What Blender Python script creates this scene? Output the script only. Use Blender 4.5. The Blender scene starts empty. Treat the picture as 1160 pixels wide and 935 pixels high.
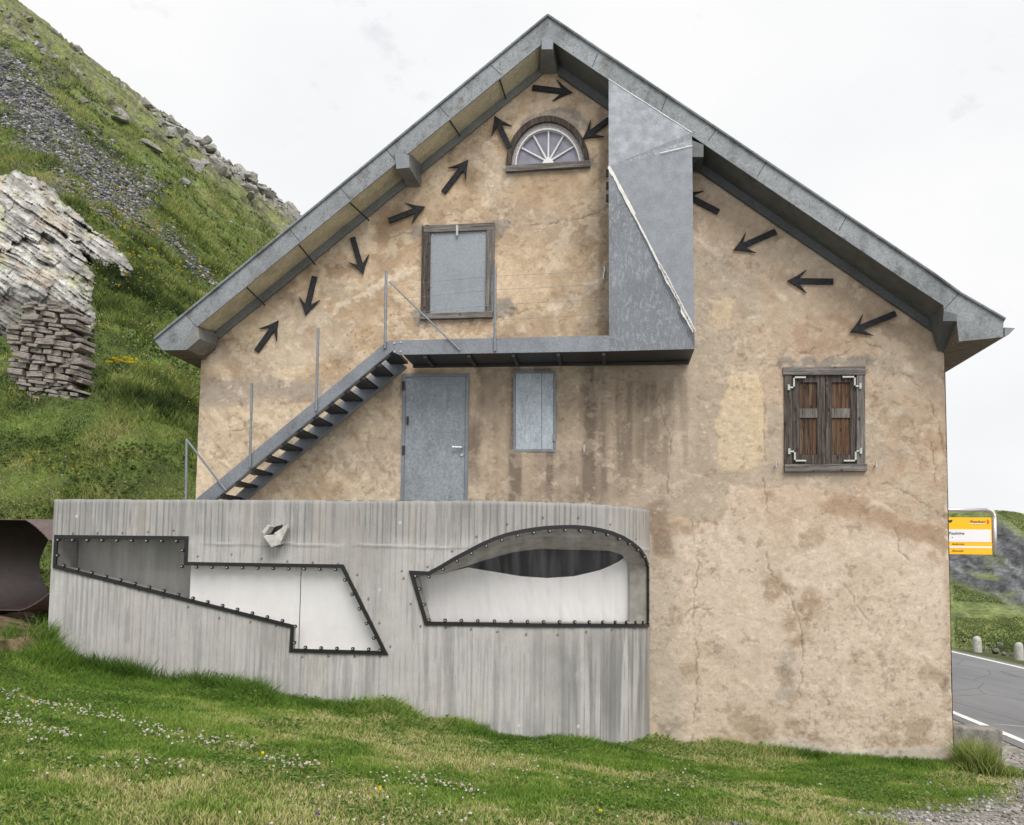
import bpy, math, random
import numpy as np
from mathutils import Matrix, Vector
rnd = random.Random(7); rng = np.random.default_rng(7)
scene = bpy.context.scene; col = scene.collection

# ------------------------------------------------------------------ camera
F, SH = 1000., 108.
yaw, pitch, roll = math.radians(6.5), math.radians(4.1), math.radians(0.76)
C = np.array([0, -13., 2.7])
Wd = np.array([-math.sin(yaw)*math.cos(pitch), math.cos(yaw)*math.cos(pitch), math.sin(pitch)])
R = np.cross(Wd, [0, 0, 1]); R /= np.linalg.norm(R); U = np.cross(R, Wd)
R, U = math.cos(roll)*R+math.sin(roll)*U, math.cos(roll)*U-math.sin(roll)*R
def proj(p):
    p = np.asarray(p, float)-C; d = np.maximum(p@Wd, .05)
    return 580+F*(p@R)/d, 467.5+SH-F*(p@U)/d
def ray(px, py): return R*(px-580)/F+U*(467.5+SH-py)/F+Wd
def at(px, py, y=0.):                       # photo point -> point on the upright plane Y = y
    d = ray(px, py); t = (y-C[1])/d[1]; return C+d*t
cd = bpy.data.cameras.new('camera'); cam = bpy.data.objects.new('camera', cd); col.objects.link(cam)
cam.matrix_world = Matrix(((R[0], U[0], -Wd[0], C[0]), (R[1], U[1], -Wd[1], C[1]), (R[2], U[2], -Wd[2], C[2]), (0, 0, 0, 1)))
cd.sensor_width = 36; cd.lens = 36*F/1160; cd.shift_y = SH/1160; cd.clip_end = 3000; cd.clip_start = .1
scene.camera = cam

# ------------------------------------------------------------------ numpy noise
def _h(ix, iy, s):
    n = (ix.astype(np.int64)*374761393+iy.astype(np.int64)*668265263+s*1274126177) & 0x7fffffff
    n = ((n ^ (n >> 13))*1274126177) & 0x7fffffff
    return ((n ^ (n >> 16)) & 0xffff)/65535.
def vn(x, y, s=0):
    x = np.asarray(x, float); y = np.asarray(y, float)
    ix = np.floor(x); iy = np.floor(y); fx = x-ix; fy = y-iy
    fx = fx*fx*(3-2*fx); fy = fy*fy*(3-2*fy)
    a = _h(ix, iy, s); b = _h(ix+1, iy, s); c = _h(ix, iy+1, s); d = _h(ix+1, iy+1, s)
    return (a*(1-fx)+b*fx)*(1-fy)+(c*(1-fx)+d*fx)*fy
def fbm(x, y, o=5, s=0, g=.5):
    t = 0; a = 1.; n = 0
    for i in range(o):
        t = t+a*vn(x*2**i+i*17.3, y*2**i-i*9.1, s+i); n += a; a *= g
    return t/n
def ss(a, b, x):
    t = np.clip((x-a)/(b-a), 0, 1); return t*t*(3-2*t)
def smin(a, b, k):
    h = np.clip(.5+.5*(b-a)/k, 0, 1); return b*(1-h)+a*h-k*h*(1-h)
def smax(a, b, k): return -smin(-a, -b, k)
def lin(r, g, b, k=1.):
    f = lambda c: (c/255/12.92 if c/255 <= .04045 else ((c/255+.055)/1.055)**2.4)*k
    return np.array([f(r), f(g), f(b)])
def inpoly(x, y, P):
    r = np.zeros(x.shape, bool); n = len(P)
    for i in range(n):
        (xa, ya), (xb, yb) = P[i], P[(i+1) % n]
        if ya == yb: continue
        c = ((ya > y) != (yb > y)) & (x < (xb-xa)*(y-ya)/(yb-ya)+xa); r ^= c
    return r
def segdist(x, y, P):
    d = np.full(x.shape, 1e9)
    for (xa, ya), (xb, yb) in zip(P[:-1], P[1:]):
        L = (xb-xa)**2+(yb-ya)**2+1e-9; t = np.clip(((x-xa)*(xb-xa)+(y-ya)*(yb-ya))/L, 0, 1)
        d = np.minimum(d, np.hypot(x-xa-t*(xb-xa), y-ya-t*(yb-ya)))
    return d
def polymask(x, y, P, w):                    # soft inside mask of a polygon
    d = segdist(x, y, list(P)+[P[0]]); return ss(-w, w, np.where(inpoly(x, y, P), d, -d))

# ------------------------------------------------------------------ object helpers
def tag(o, label=None, cat=None, group=None, kind=None):
    for k, v in (('label', label), ('category', cat), ('group', group), ('kind', kind)):
        if v: o[k] = v
    return o
def empty(name, loc=(0, 0, 0)):
    o = bpy.data.objects.new(name, None); col.objects.link(o); o.location = loc; o.empty_display_size = .2; return o
def link(name, me, parent=None, mats=()):
    o = bpy.data.objects.new(name, me); col.objects.link(o)
    for m in mats: me.materials.append(m)
    if parent is not None:
        o.parent = parent
        o.matrix_parent_inverse = Matrix.Translation(-world_loc(parent))
    return o
def world_loc(o):
    v = Vector(o.location)
    if o.parent is not None: v = Vector((0, 0, 0))+o.location if o.type == 'MESH' else v
    if o.type == 'MESH' and o.parent is not None: return Vector((0, 0, 0))
    return v
def fast_mesh(name, V, quads=None, tris=None, cols=None, smooth=False, mi=None):
    me = bpy.data.meshes.new(name); V = np.asarray(V, np.float32)
    q = np.zeros((0, 4), np.int32) if quads is None else np.asarray(quads, np.int32)
    t = np.zeros((0, 3), np.int32) if tris is None else np.asarray(tris, np.int32)
    me.vertices.add(len(V)); me.vertices.foreach_set('co', V.ravel())
    loops = np.concatenate([q.ravel(), t.ravel()]).astype(np.int32)
    me.loops.add(len(loops)); me.loops.foreach_set('vertex_index', loops)
    st = np.concatenate([np.arange(len(q))*4, len(q)*4+np.arange(len(t))*3]).astype(np.int32)
    me.polygons.add(len(st)); me.polygons.foreach_set('loop_start', st)
    if smooth: me.polygons.foreach_set('use_smooth', np.ones(len(st), bool))
    if mi is not None: me.polygons.foreach_set('material_index', np.asarray(mi, np.int32))
    me.update(calc_edges=True)
    if cols is not None:
        a = me.color_attributes.new('col', 'FLOAT_COLOR', 'POINT')
        c = np.ones((len(V), 4), np.float32); c[:, :3] = cols; a.data.foreach_set('color', c.ravel())
    return me
class MB:
    def __init__(s): s.v = []; s.f = []; s.m = []
    def add(s, V, Fc, m=0):
        n = len(s.v); s.v += [tuple(map(float, p)) for p in V]; s.f += [tuple(i+n for i in f) for f in Fc]; s.m += [m]*len(Fc); return s
    def hexa(s, A, B, m=0):                  # two quads A (front), B (back)
        return s.add(list(A)+list(B), [(0, 1, 2, 3), (7, 6, 5, 4), (0, 4, 5, 1), (1, 5, 6, 2), (2, 6, 7, 3), (3, 7, 4, 0)], m)
    def box(s, x0, x1, y0, y1, z0, z1, m=0):
        return s.hexa([(x0, y0, z0), (x1, y0, z0), (x1, y0, z1), (x0, y0, z1)], [(x0, y1, z0), (x1, y1, z0), (x1, y1, z1), (x0, y1, z1)], m)
    def prism(s, P, y0, y1, m=0):            # P list of (x,z), extruded along y
        n = len(P)
        return s.add([(p[0], y0, p[1]) for p in P]+[(p[0], y1, p[1]) for p in P],
                     [tuple(range(n)), tuple(range(2*n-1, n-1, -1))]+[(i, n+i, n+(i+1) % n, (i+1) % n) for i in range(n)], m)
    def tube(s, a, b, r, n=8, r2=None, m=0):
        a = Vector(a); b = Vector(b); d = (b-a).normalized(); r2 = r if r2 is None else r2
        p = d.orthogonal().normalized(); q = d.cross(p)
        V = [a+(p*math.cos(2*math.pi*i/n)+q*math.sin(2*math.pi*i/n))*r for i in range(n)]+[b+(p*math.cos(2*math.pi*i/n)+q*math.sin(2*math.pi*i/n))*r2 for i in range(n)]
        return s.add(V, [(i, (i+1) % n, n+(i+1) % n, n+i) for i in range(n)]+[tuple(range(n-1, -1, -1)), tuple(range(n, 2*n))], m)
    def build(s, name, mats, parent=None, bevel=0, smooth=False, attr=None):
        if not isinstance(mats, (list, tuple)): mats = [mats]
        me = bpy.data.meshes.new(name); me.from_pydata(s.v, [], s.f); me.validate()
        if len(me.polygons) == len(s.m): me.polygons.foreach_set('material_index', s.m)
        import bmesh as bm_; b = bm_.new(); b.from_mesh(me); bm_.ops.recalc_face_normals(b, faces=b.faces); b.to_mesh(me); b.free()
        if smooth: me.polygons.foreach_set('use_smooth', [True]*len(me.polygons))
        o = link(name, me, parent, mats)
        if bevel:
            md = o.modifiers.new('bevel', 'BEVEL'); md.width = bevel; md.segments = 2; md.limit_method = 'ANGLE'
        return o
def P2(px, py, y): p = at(px, py, y); return (p[0], p[2])
def pp(pts, y): return [P2(a, b, y) for a, b in pts]
def plate(pts, y0, y1, mb=None, m=0): return (mb or MB()).prism(pp(pts, y0), y0, y1, m)
def hexpx(A, ya, B, yb, mb=None, m=0): return (mb or MB()).hexa([at(a, b, ya) for a, b in A], [at(a, b, yb) for a, b in B], m)
def rpx(x0, x1, y0, y1): return [(x0, y1), (x1, y1), (x1, y0), (x0, y0)]

# ------------------------------------------------------------------ material helpers
class NT:
    def __init__(s, name):
        s.m = bpy.data.materials.new(name); s.m.use_nodes = True; s.t = s.m.node_tree; s.b = s.t.nodes['Principled BSDF']; s.out = s.t.nodes['Material Output']
        s._tc = None
    def n(s, typ, ins=None, **kw):
        nd = s.t.nodes.new(typ)
        for k, v in kw.items(): setattr(nd, k, v)
        for k, v in (ins or {}).items(): s.set(nd.inputs[k], v)
        return nd
    def set(s, sock, v):
        if isinstance(v, bpy.types.NodeSocket): s.t.links.new(v, sock)
        elif isinstance(v, bpy.types.Node): s.t.links.new(v.outputs[0], sock)
        else:
            if hasattr(v, '__len__') and len(v) == 3 and sock.type == 'RGBA': v = (*v, 1)
            sock.default_value = v
    def pos(s, scale=(1, 1, 1), rot=(0, 0, 0), src='Object'):
        if s._tc is None: s._tc = s.n('ShaderNodeTexCoord')
        return s.n('ShaderNodeMapping', {'Vector': s._tc.outputs[src], 'Scale': scale, 'Rotation': rot}).outputs[0]
    def noise(s, scale, detail=4, rough=.55, vec=None, dist=0):
        return s.n('ShaderNodeTexNoise', {'Vector': vec if vec is not None else s.pos(), 'Scale': scale, 'Detail': detail, 'Roughness': rough, 'Distortion': dist}).outputs[0]
    def vor(s, scale, vec=None, feature='F1', out=0):
        return s.n('ShaderNodeTexVoronoi', {'Vector': vec if vec is not None else s.pos(), 'Scale': scale}, feature=feature).outputs[out]
    def ramp(s, fac, stops, interp='LINEAR'):
        nd = s.n('ShaderNodeValToRGB', {'Fac': fac}); cr = nd.color_ramp; cr.interpolation = interp
        while len(cr.elements) < len(stops): cr.elements.new(.5)
        for e, (p, c) in zip(cr.elements, stops):
            e.position = p; e.color = (c, c, c, 1) if isinstance(c, (int, float)) else (*c, 1)
        return nd.outputs[0]
    def mix(s, f, a, b, bt='MIX'):
        nd = s.n('ShaderNodeMix', data_type='RGBA', blend_type=bt)
        s.set(nd.inputs[0], f); s.set(nd.inputs[6], a); s.set(nd.inputs[7], b); return nd.outputs[2]
    def math(s, op, a, b=0.):
        nd = s.n('ShaderNodeMath', operation=op); s.set(nd.inputs[0], a); s.set(nd.inputs[1], b); return nd.outputs[0]
    def attr(s, name='col'): return s.n('ShaderNodeAttribute', attribute_name=name).outputs['Color']
    def bump(s, h, strength=.3, dist=.01, prev=None):
        nd = s.n('ShaderNodeBump', {'Height': h, 'Strength': strength, 'Distance': dist})
        if prev is not None: s.set(nd.inputs['Normal'], prev)
        return nd.outputs[0]
    def fin(s, c=None, r=None, metal=None, nrm=None, spec=None):
        for k, v in (('Base Color', c), ('Roughness', r), ('Metallic', metal), ('Normal', nrm), ('Specular IOR Level', spec)):
            if v is not None: s.set(s.b.inputs[k], v)
        return s.m
def m_plaster():
    t = NT('plaster'); p = t.pos()
    f = t.ramp(t.noise(9, 6, .65), [(.25, .90), (.5, 1.), (.75, 1.06)])
    g = t.ramp(t.noise(70, 3, .6), [(.3, .86), (.7, 1.1)])
    c = t.mix(1, t.mix(1, t.attr(), f, 'MULTIPLY'), g, 'MULTIPLY')
    pit = t.ramp(t.vor(42), [(0, 0), (.16, 1)]); pm = t.ramp(t.noise(3.5, 3), [(.52, 1), (.62, 0)])
    pit = t.math('MAXIMUM', pit, pm)
    c = t.mix(t.math('SUBTRACT', 1, pit), c, (.09, .075, .06))
    h = t.math('ADD', t.math('MULTIPLY', t.noise(24, 7, .72), .7), t.math('ADD', t.math('MULTIPLY', t.noise(90, 2), .25), t.math('MULTIPLY', pit, .35)))
    return t.fin(c, .93, 0, t.bump(h, .6, .02), .25)
def m_concrete():
    t = NT('board_marked_concrete'); uv = t.pos(src='UV')
    us = t.n('ShaderNodeMapping', {'Vector': t._tc.outputs['UV'], 'Scale': (1, .10, 1)}).outputs[0]
    st = t.noise(19, 3, .75, us); st2 = t.noise(52, 2, .6, us)
    vary = t.n('ShaderNodeMapping', {'Vector': t._tc.outputs['UV'], 'Scale': (1, .35, 1)}).outputs[0]
    am = t.ramp(t.noise(1.6, 3, .6, vary), [(.3, .25), (.65, 1)])
    s1 = t.ramp(st, [(.30, .88), (.44, .98), (.58, 1.0), (.75, 1.03)])
    s2 = t.ramp(st2, [(.28, .80), (.40, 1.), (.8, 1.03)])
    c = t.attr(); c = t.mix(am, c, t.mix(1, c, s1, 'MULTIPLY')); c = t.mix(t.math('MULTIPLY', am, .8), c, t.mix(1, c, s2, 'MULTIPLY'))
    bl = t.ramp(t.noise(1.7, 6, .6, uv), [(.3, .91), (.55, 1), (.75, 1.05)]); c = t.mix(1, c, bl, 'MULTIPLY')
    c = t.mix(1, c, t.ramp(t.noise(60, 3, .6, uv), [(.3, .9), (.7, 1.07)]), 'MULTIPLY')
    pit = t.ramp(t.vor(16, uv), [(0, 0), (.07, 1)]); c = t.mix(t.math('MULTIPLY', t.math('SUBTRACT', 1, pit), .8), c, (.07, .065, .06))
    wht = t.ramp(t.noise(3.3, 5, .7, vary), [(.62, 0), (.74, .45)]); c = t.mix(wht, c, (.55, .54, .51))
    h = t.math('ADD', t.math('ADD', t.math('MULTIPLY', st, 1.0), t.math('MULTIPLY', st2, .5)), t.math('ADD', t.math('MULTIPLY', pit, .25), t.math('MULTIPLY', t.noise(45, 3, .6, uv), .15)))
    return t.fin(c, .88, 0, t.bump(h, .5, .02), .3)
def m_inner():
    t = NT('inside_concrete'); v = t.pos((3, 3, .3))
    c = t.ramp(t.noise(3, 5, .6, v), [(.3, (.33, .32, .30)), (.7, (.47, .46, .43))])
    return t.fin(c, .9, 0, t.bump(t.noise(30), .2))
def m_steel(name, base=(.33, .36, .40), rough=.5, metal=.55, stain=.5, spangle=60, brush=0, brown=0):
    t = NT(name)
    sp = t.n('ShaderNodeTexVoronoi', {'Vector': t.pos(), 'Scale': spangle}).outputs['Color']
    g = t.n('ShaderNodeSeparateColor', {'Color': sp}).outputs[0]
    c = t.mix(.30, base, t.ramp(g, [(0, tuple(.55*b for b in base)), (1, tuple(1.45*b for b in base))]))
    bl = t.ramp(t.noise(2.3, 6, .65, t.pos((1, 1, .6))), [(.3, 1-.55*stain), (.52, 1), (.75, 1+.25*stain)])
    c = t.mix(1, c, bl, 'MULTIPLY')
    c = t.mix(1, c, t.ramp(t.noise(55, 4, .7), [(.28, 1-.5*stain), (.48, 1), (.7, 1.08)]), 'MULTIPLY')
    if brush:
        b = t.noise(26, 6, .75, t.pos((1, 1, .4), (0, .7, 0)), .8); c = t.mix(t.ramp(b, [(.5, 0), (.62, brush)]), c, (.62, .65, .68))
    if brown:
        b = t.noise(4.5, 6, .75); c = t.mix(t.ramp(b, [(.54, 0), (.68, brown)]), c, (.085, .072, .06))
        b2 = t.noise(26, 3, .6, t.pos((1, 1, .25))); c = t.mix(t.ramp(b2, [(.60, 0), (.72, brown*.8)]), c, (.07, .06, .05))
    return t.fin(c, t.ramp(t.noise(8, 4), [(.3, rough-.1), (.7, rough+.12)]), metal, t.bump(t.noise(3, 3), .12, .02))
def m_wood(name, dark, mid, light, horiz=False, warm=None):
    t = NT(name); v = t.pos((1, 1, .06) if not horiz else (.06, 1, 1))
    n1 = t.noise(34, 5, .7, v, .4); n2 = t.noise(130, 2, .6, v)
    c = t.ramp(n1, [(.28, dark), (.48, mid), (.72, light)])
    if warm is not None: c = t.mix(t.ramp(t.noise(9, 4, .6, v), [(.45, 0), (.62, .75)]), c, warm)
    c = t.mix(1, c, t.ramp(n2, [(.3, .62), (.55, 1.08)]), 'MULTIPLY')
    kn = t.ramp(t.vor(9, t.pos((1, 1, .55))), [(0, 0), (.1, 0), (.2, 1)])
    c = t.mix(t.math('MULTIPLY', t.math('SUBTRACT', 1, kn), .7), c, (.012, .01, .008))
    return t.fin(c, .85, 0, t.bump(t.math('ADD', n1, n2), .5, .006), .2)
def m_flat(name, c, r=.6, metal=0, var=.15, sc=20, bump=.1):
    t = NT(name); cc = t.ramp(t.noise(sc, 4, .6), [(.3, tuple(x*(1-var) for x in c)), (.7, tuple(min(1, x*(1+var)) for x in c))])
    return t.fin(cc, r, metal, t.bump(t.noise(sc*3), bump, .004))
def m_glass(name, tint=(.95, .97, .98), refl=.5):
    t = NT(name); t.t.nodes.remove(t.b)
    tr = t.n('ShaderNodeBsdfTransparent', {'Color': (*tint, 1)}); gl = t.n('ShaderNodeBsdfGlossy', {'Color': (1, 1, 1, 1), 'Roughness': .03})
    fr = t.n('ShaderNodeFresnel', {'IOR': 1.5}); ds = t.ramp(t.noise(2.2, 5, .7, t.pos((2, 2, .25))), [(.45, 0), (.8, .10)])
    m1 = t.n('ShaderNodeMixShader', {0: t.math('MULTIPLY', fr.outputs[0], refl), 1: tr.outputs[0], 2: gl.outputs[0]})
    df = t.n('ShaderNodeBsdfDiffuse', {'Color': (.6, .6, .6, 1)})
    m2 = t.n('ShaderNodeMixShader', {0: ds, 1: m1.outputs[0], 2: df.outputs[0]})
    t.set(t.out.inputs[0], m2.outputs[0]); return t.m
def m_leaf(name, trans=.35, rough=.6):
    t = NT(name); t.t.nodes.remove(t.b); a = t.attr()
    d = t.n('ShaderNodeBsdfDiffuse', {'Color': a}); tl = t.n('ShaderNodeBsdfTranslucent', {'Color': a})
    t.set(t.out.inputs[0], t.n('ShaderNodeMixShader', {0: trans, 1: d.outputs[0], 2: tl.outputs[0]}).outputs[0]); return t.m
def m_attr(name, rough=.9, sc=(14, 60), amp=.25, bump=.4, bd=.03):
    t = NT(name); c = t.attr()
    for s_ in sc: c = t.mix(1, c, t.ramp(t.noise(s_, 5, .65), [(.28, 1-amp*1.6), (.5, 1), (.72, 1+amp)]), 'MULTIPLY')
    return t.fin(c, rough, 0, t.bump(t.noise(sc[0], 6, .7), bump, bd), .15)
def m_rock(name, pale=(.40, .39, .36), dark=(.06, .058, .055), rot=(0, .62, 0), sc=1., lichen=.5, bs=.9):
    t = NT(name); v = t.pos((.45, 1, 2.6), rot)
    n1 = t.noise(2.6*sc, 8, .7, v, .5); n2 = t.noise(11*sc, 5, .65, v, .3); n3 = t.noise(5*sc, 6, .7)
    c = t.ramp(n3, [(.3, tuple(.55*x for x in pale)), (.5, pale), (.75, tuple(1.25*x for x in pale))])
    c = t.mix(t.ramp(n1, [(.34, .9), (.44, .25), (.5, 0)]), c, dark)
    c = t.mix(t.ramp(n2, [(.34, .85), (.43, 0)]), c, dark)
    c = t.mix(t.ramp(t.noise(3.3*sc, 6, .7), [(.54, 0), (.64, lichen)]), c, (.30, .31, .17))
    c = t.mix(t.ramp(t.noise(4.1*sc, 5, .7, t.pos((1, 1.3, .8))), [(.58, 0), (.66, lichen*.8)]), c, (.28, .21, .13))
    h = t.math('ADD', t.math('MULTIPLY', n1, 1.2), t.math('ADD', n2, t.math('MULTIPLY', n3, .6)))
    return t.fin(c, .92, 0, t.bump(h, bs, .12/sc), .2)

M = dict(
    plaster=m_plaster(), concrete=m_concrete(), inner=m_inner(), reveal=m_flat('reveal_concrete', (.36, .345, .315), .9, 0, .3, 5, .3), pale_concrete=m_flat('pale_concrete', (.46, .45, .42), .9, 0, .25, 14, .5),
    fascia=m_steel('weathered_zinc', (.215, .232, .245), .65, .2, .9, 45, 0, .75),
    bay=m_steel('bay_steel', (.195, .21, .232), .6, .25, .16, 110, .0), bay2=m_steel('bay_steel_scuffed', (.158, .171, .19), .6, .25, .3, 110, .22),
    seam=m_flat('pale_sealant', (.62, .61, .58), .8), steel=m_steel('galvanized_steel', (.205, .222, .245), .5, .45, .55, 80),
    door=m_steel('door_steel', (.225, .25, .275), .5, .35, .4, 38, .16), shutter=m_steel('pale_sheet_steel', (.36, .41, .45), .5, .3, .55, 70, .5),
    panel=m_steel('window_sheet_steel', (.24, .262, .288), .55, .35, .25, 110),
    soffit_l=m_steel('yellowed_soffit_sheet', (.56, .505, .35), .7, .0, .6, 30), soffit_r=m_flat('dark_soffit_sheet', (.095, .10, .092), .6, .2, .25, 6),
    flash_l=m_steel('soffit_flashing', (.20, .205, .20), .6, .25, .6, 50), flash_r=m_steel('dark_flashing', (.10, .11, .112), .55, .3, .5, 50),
    dark=m_flat('dark_steel', (.03, .032, .035), .5, .3), black=m_flat('black_rubber', (.008, .008, .009), .45), paint=m_flat('black_paint', (.019, .019, .022), .9, 0, .75, 22),
    white=m_flat('white_cloth', (.87, .855, .86), .9, 0, .03, 5), bolt=m_flat('bolt_metal', (.42, .42, .41), .4, .5),
    woodg=m_wood('grey_weathered_wood', (.05, .045, .042), (.13, .118, .108), (.27, .25, .235)), woodgh=m_wood('grey_wood_horizontal', (.05, .045, .042), (.14, .127, .116), (.28, .26, .24), True),
    woodd=m_wood('dark_wood', (.022, .018, .016), (.065, .052, .045), (.16, .135, .12)),
    woodw=m_wood('brown_plank', (.016, .011, .009), (.062, .040, .028), (.20, .135, .088), False, (.125, .068, .038)),
    eave=m_wood('eave_boards', (.05, .042, .035), (.14, .115, .09), (.26, .22, .17), True),
    hinge=m_flat('pale_hinge_paint', (.46, .49, .45), .6, 0, .3, 60), ring=m_flat('whitish_painted_wood', (.34, .31, .31), .8, 0, .3, 30), spoke=m_flat('white_glazing_bar', (.72, .72, .72), .7, 0, .08),
    glass=m_glass('glass', (1, 1, 1), .45), fan=None, chrome=m_flat('bare_metal', (.55, .55, .55), .3, .8),
    corten=m_steel('rusty_pipe', (.115, .078, .076), .6, .1, .4, 30), corten_shaded=m_steel('rusty_pipe_shaded_inside', (.024, .0145, .014), .55, .05, .5, 30), blade=m_leaf('grass_blade'), petal=m_leaf('petal', .3),  # pipe inside: darker copy of the rust, its shade put into the colour
    lawn=m_attr('lawn_soil'), hill=m_attr('hillside_turf', .95, (.9, 3.5), .3, .8, .25), road=None, stone=m_attr('outcrop_rock', .92, (3.5, 16), .22, .8, .10),
    boulder=m_rock('boulder_rock', (.36, .35, .33), (.05, .048, .045), (0, .5, 0), .8, .35), flat_stone=m_rock('walling_stone', (.33, .295, .27), (.04, .036, .032), (0, 0, 0), 1.6, .4, .6),
    gravel=m_attr('gravel_stone', .9, (30,), .2), block=m_flat('old_concrete', (.19, .178, .16), .9, 0, .55, 9, .8), guard=m_flat('guard_stone', (.42, .41, .38), .9, 0, .3, 14, .5),
    signy=m_flat('sign_yellow', (.95, .50, .0), .45, 0, .02), signw=m_flat('sign_white', (.78, .78, .80), .45, 0, .02), signk=m_flat('sign_black', (.03, .03, .03), .5), signr=m_flat('sign_red', (.75, .05, .02), .5),
    tubem=m_flat('sign_tube', (.62, .62, .63), .3, .6, .05), mark=None)
def m_fan():
    t = NT('lilac_pane'); c = t.ramp(t.noise(7, 3), [(.3, (.17, .165, .21)), (.7, (.27, .265, .32))]); return t.fin(c, .12, 0, None, .6)  # opaque pane in a mottled grey-lilac
M['fan'] = m_fan()
def m_road():
    t = NT('asphalt'); v = t.pos((1, .15, 1))
    c = t.ramp(t.noise(1.2, 5, .6, v), [(.3, (.135, .135, .143)), (.7, (.20, .20, .205))])
    c = t.mix(1, c, t.ramp(t.noise(60, 3), [(.3, .75), (.7, 1.15)]), 'MULTIPLY')
    cr = t.vor(.55, t.pos((1, .5, 1)), 'DISTANCE_TO_EDGE'); c = t.mix(t.ramp(cr, [(0, .6), (.012, 0)]), c, (.03, .03, .032))
    return t.fin(c, .85, 0, t.bump(t.noise(90), .3, .01))
M['road'] = m_road()
def m_mark():
    t = NT('road_paint'); c = t.ramp(t.noise(14, 4), [(.32, (.35, .35, .34)), (.45, (.72, .72, .70))]); return t.fin(c, .8)
M['mark'] = m_mark()

# ------------------------------------------------------------------ annex plan curve
AX0, AXS, AX1, AY = -7.58, -1.98, .54, -1.75
def plan_pts():
    P = [(AX0+(AXS-AX0)*i/112, AY) for i in range(112)]
    for i in range(121):
        a = math.pi/2*(1-i/120); P.append((AXS+(AX1-AXS)*math.cos(a), AY*math.sin(a)))
    return np.array(P)
PLAN = plan_pts(); PU = np.concatenate([[0], np.cumsum(np.hypot(*np.diff(PLAN, axis=0).T))]); UL = PU[-1]
def plan_at(u, off=0.):                      # off > 0: outwards
    u = np.asarray(u, float); x = np.interp(u, PU, PLAN[:, 0]); y = np.interp(u, PU, PLAN[:, 1])
    e = .03; tx = np.interp(u+e, PU, PLAN[:, 0])-np.interp(u-e, PU, PLAN[:, 0]); ty = np.interp(u+e, PU, PLAN[:, 1])-np.interp(u-e, PU, PLAN[:, 1])
    L = np.hypot(tx, ty); nx, ny = ty/L, -tx/L; return x+nx*off, y+ny*off
def hit(px, py, P, PUu):                     # photo ray against an upright sheet with plan polyline P -> (u, z)
    d = ray(px, py); best = None
    for i in range(len(P)-1):
        a = P[i]-C[:2]; e = P[i+1]-P[i]; den = d[0]*e[1]-d[1]*e[0]
        if abs(den) < 1e-12: continue
        t = (a[0]*e[1]-a[1]*e[0])/den; s = (a[0]*d[1]-a[1]*d[0])/den
        if -1e-6 <= s <= 1+1e-6 and t > 0 and (best is None or t < best[0]): best = (t, PUu[i]+s*(PUu[i+1]-PUu[i]), C[2]+t*d[2])
    return best[1:] if best else None
def chit(px, py): return hit(px, py, PLAN, PU)
ATOP = 3.60

# ------------------------------------------------------------------ ground height
cont = [(57, 716), (75, 738), (110, 757), (170, 770), (300, 787), (440, 806), (570, 831), (640, 838), (733, 838)]
cz = [chit(*p) for p in cont]; gx = [float(plan_at(c[0])[0]) for c in cz]; gz = [c[1]-.03 for c in cz]
for p in [(745, 838), (800, 846), (860, 852), (940, 858), (1080, 866)]:
    q = at(*p); gx.append(q[0]); gz.append(q[2]-.03)
gx = [-12., -9.5, -8.3]+gx+[6.2, 8]; gz = [2.05, 1.95, 1.72]+gz+[.0, 0.]
def ywall(x): return np.where(x < AXS, AY, np.where(x < AX1, AY*np.sqrt(np.clip(1-((x-AXS)/(AX1-AXS))**2, 0, 1)), 0.))
def hill_h(x, y):
    d = y+13.; p1 = .8*d-11.6-.0*x; p2 = -.78*x+.155*d-7.35
    p1 = p1+(fbm(x*.22, y*.22, 3, 5)-.5)*1.6
    return 2.7+smin(p1, p2, 2.0)
def lawn_h(x, y):
    yw = ywall(x); zb = np.interp(x, gx, gz); zc = 1.12-.055*np.clip(x, -12, 8)
    t = np.clip((yw-y)/(yw+13.), 0, 1.6); z = zb+(zc-zb)*t
    return z+(fbm(x*.9, y*.9, 3, 9)-.5)*.06*ss(.02, .15, t)
def right_h(x, y):
    d = y+13.; a = x/np.maximum(d, 1)
    z = np.interp(d, [0, 31, 36, 64, 70, 78, 81, 113, 135, 400], [0, 0, -.15, -3.4, -2.95, -.30, -.25, 11.4, 10, 4])
    lim = np.interp(a, [.2, .386, .41, .43, .45, .47, .56], [.072, .0755, .0775, .074, .067, .063, .03])*113/11.4+2.7/11.4
    return z*np.where(d > 81, 1+(lim-1)*ss(81, 113, d), 1)*ss(12.4, 15, x)
def G(x, y):
    x = np.asarray(x, float); y = np.asarray(y, float)
    z = smax(lawn_h(x, y), hill_h(x, y), .35); rr = right_h(x, y)
    return z+rr
def ghit(px, py):                            # photo point -> point on the ground
    d = ray(px, py); t = 3.
    while t < 400:
        p = C+d*t
        if p[2] < float(G(p[0], p[1])): break
        t += .02+t*.002
    return C+d*t
HILLM = lambda x, y: ss(-.2, .5, hill_h(x, y)-lawn_h(x, y))

# terrain: one sheet of vertices, cut into lawn, hillside and far hills by what grows there
a1 = np.concatenate([np.linspace(-2.6, -.9, 30)[:-1], np.linspace(-.9, -.26, 480)[:-1], np.linspace(-.26, .37, 150)[:-1], np.linspace(.37, .50, 120)[:-1], np.linspace(.5, 2.2, 34)])
d1 = np.concatenate([np.linspace(.6, 10, 60)[:-1], np.linspace(10, 22, 120)[:-1], np.geomspace(22, 235, 330), [240, 260, 300, 380]])
A_, D_ = np.meshgrid(a1, d1); TX = A_*D_; TY = D_-13.; TZ = G(TX, TY)
HM = HILLM(TX, TY); far = D_ > 238
RM = ss(13, 17, TX)*ss(34, 46, D_)                     # far hill mask
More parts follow.
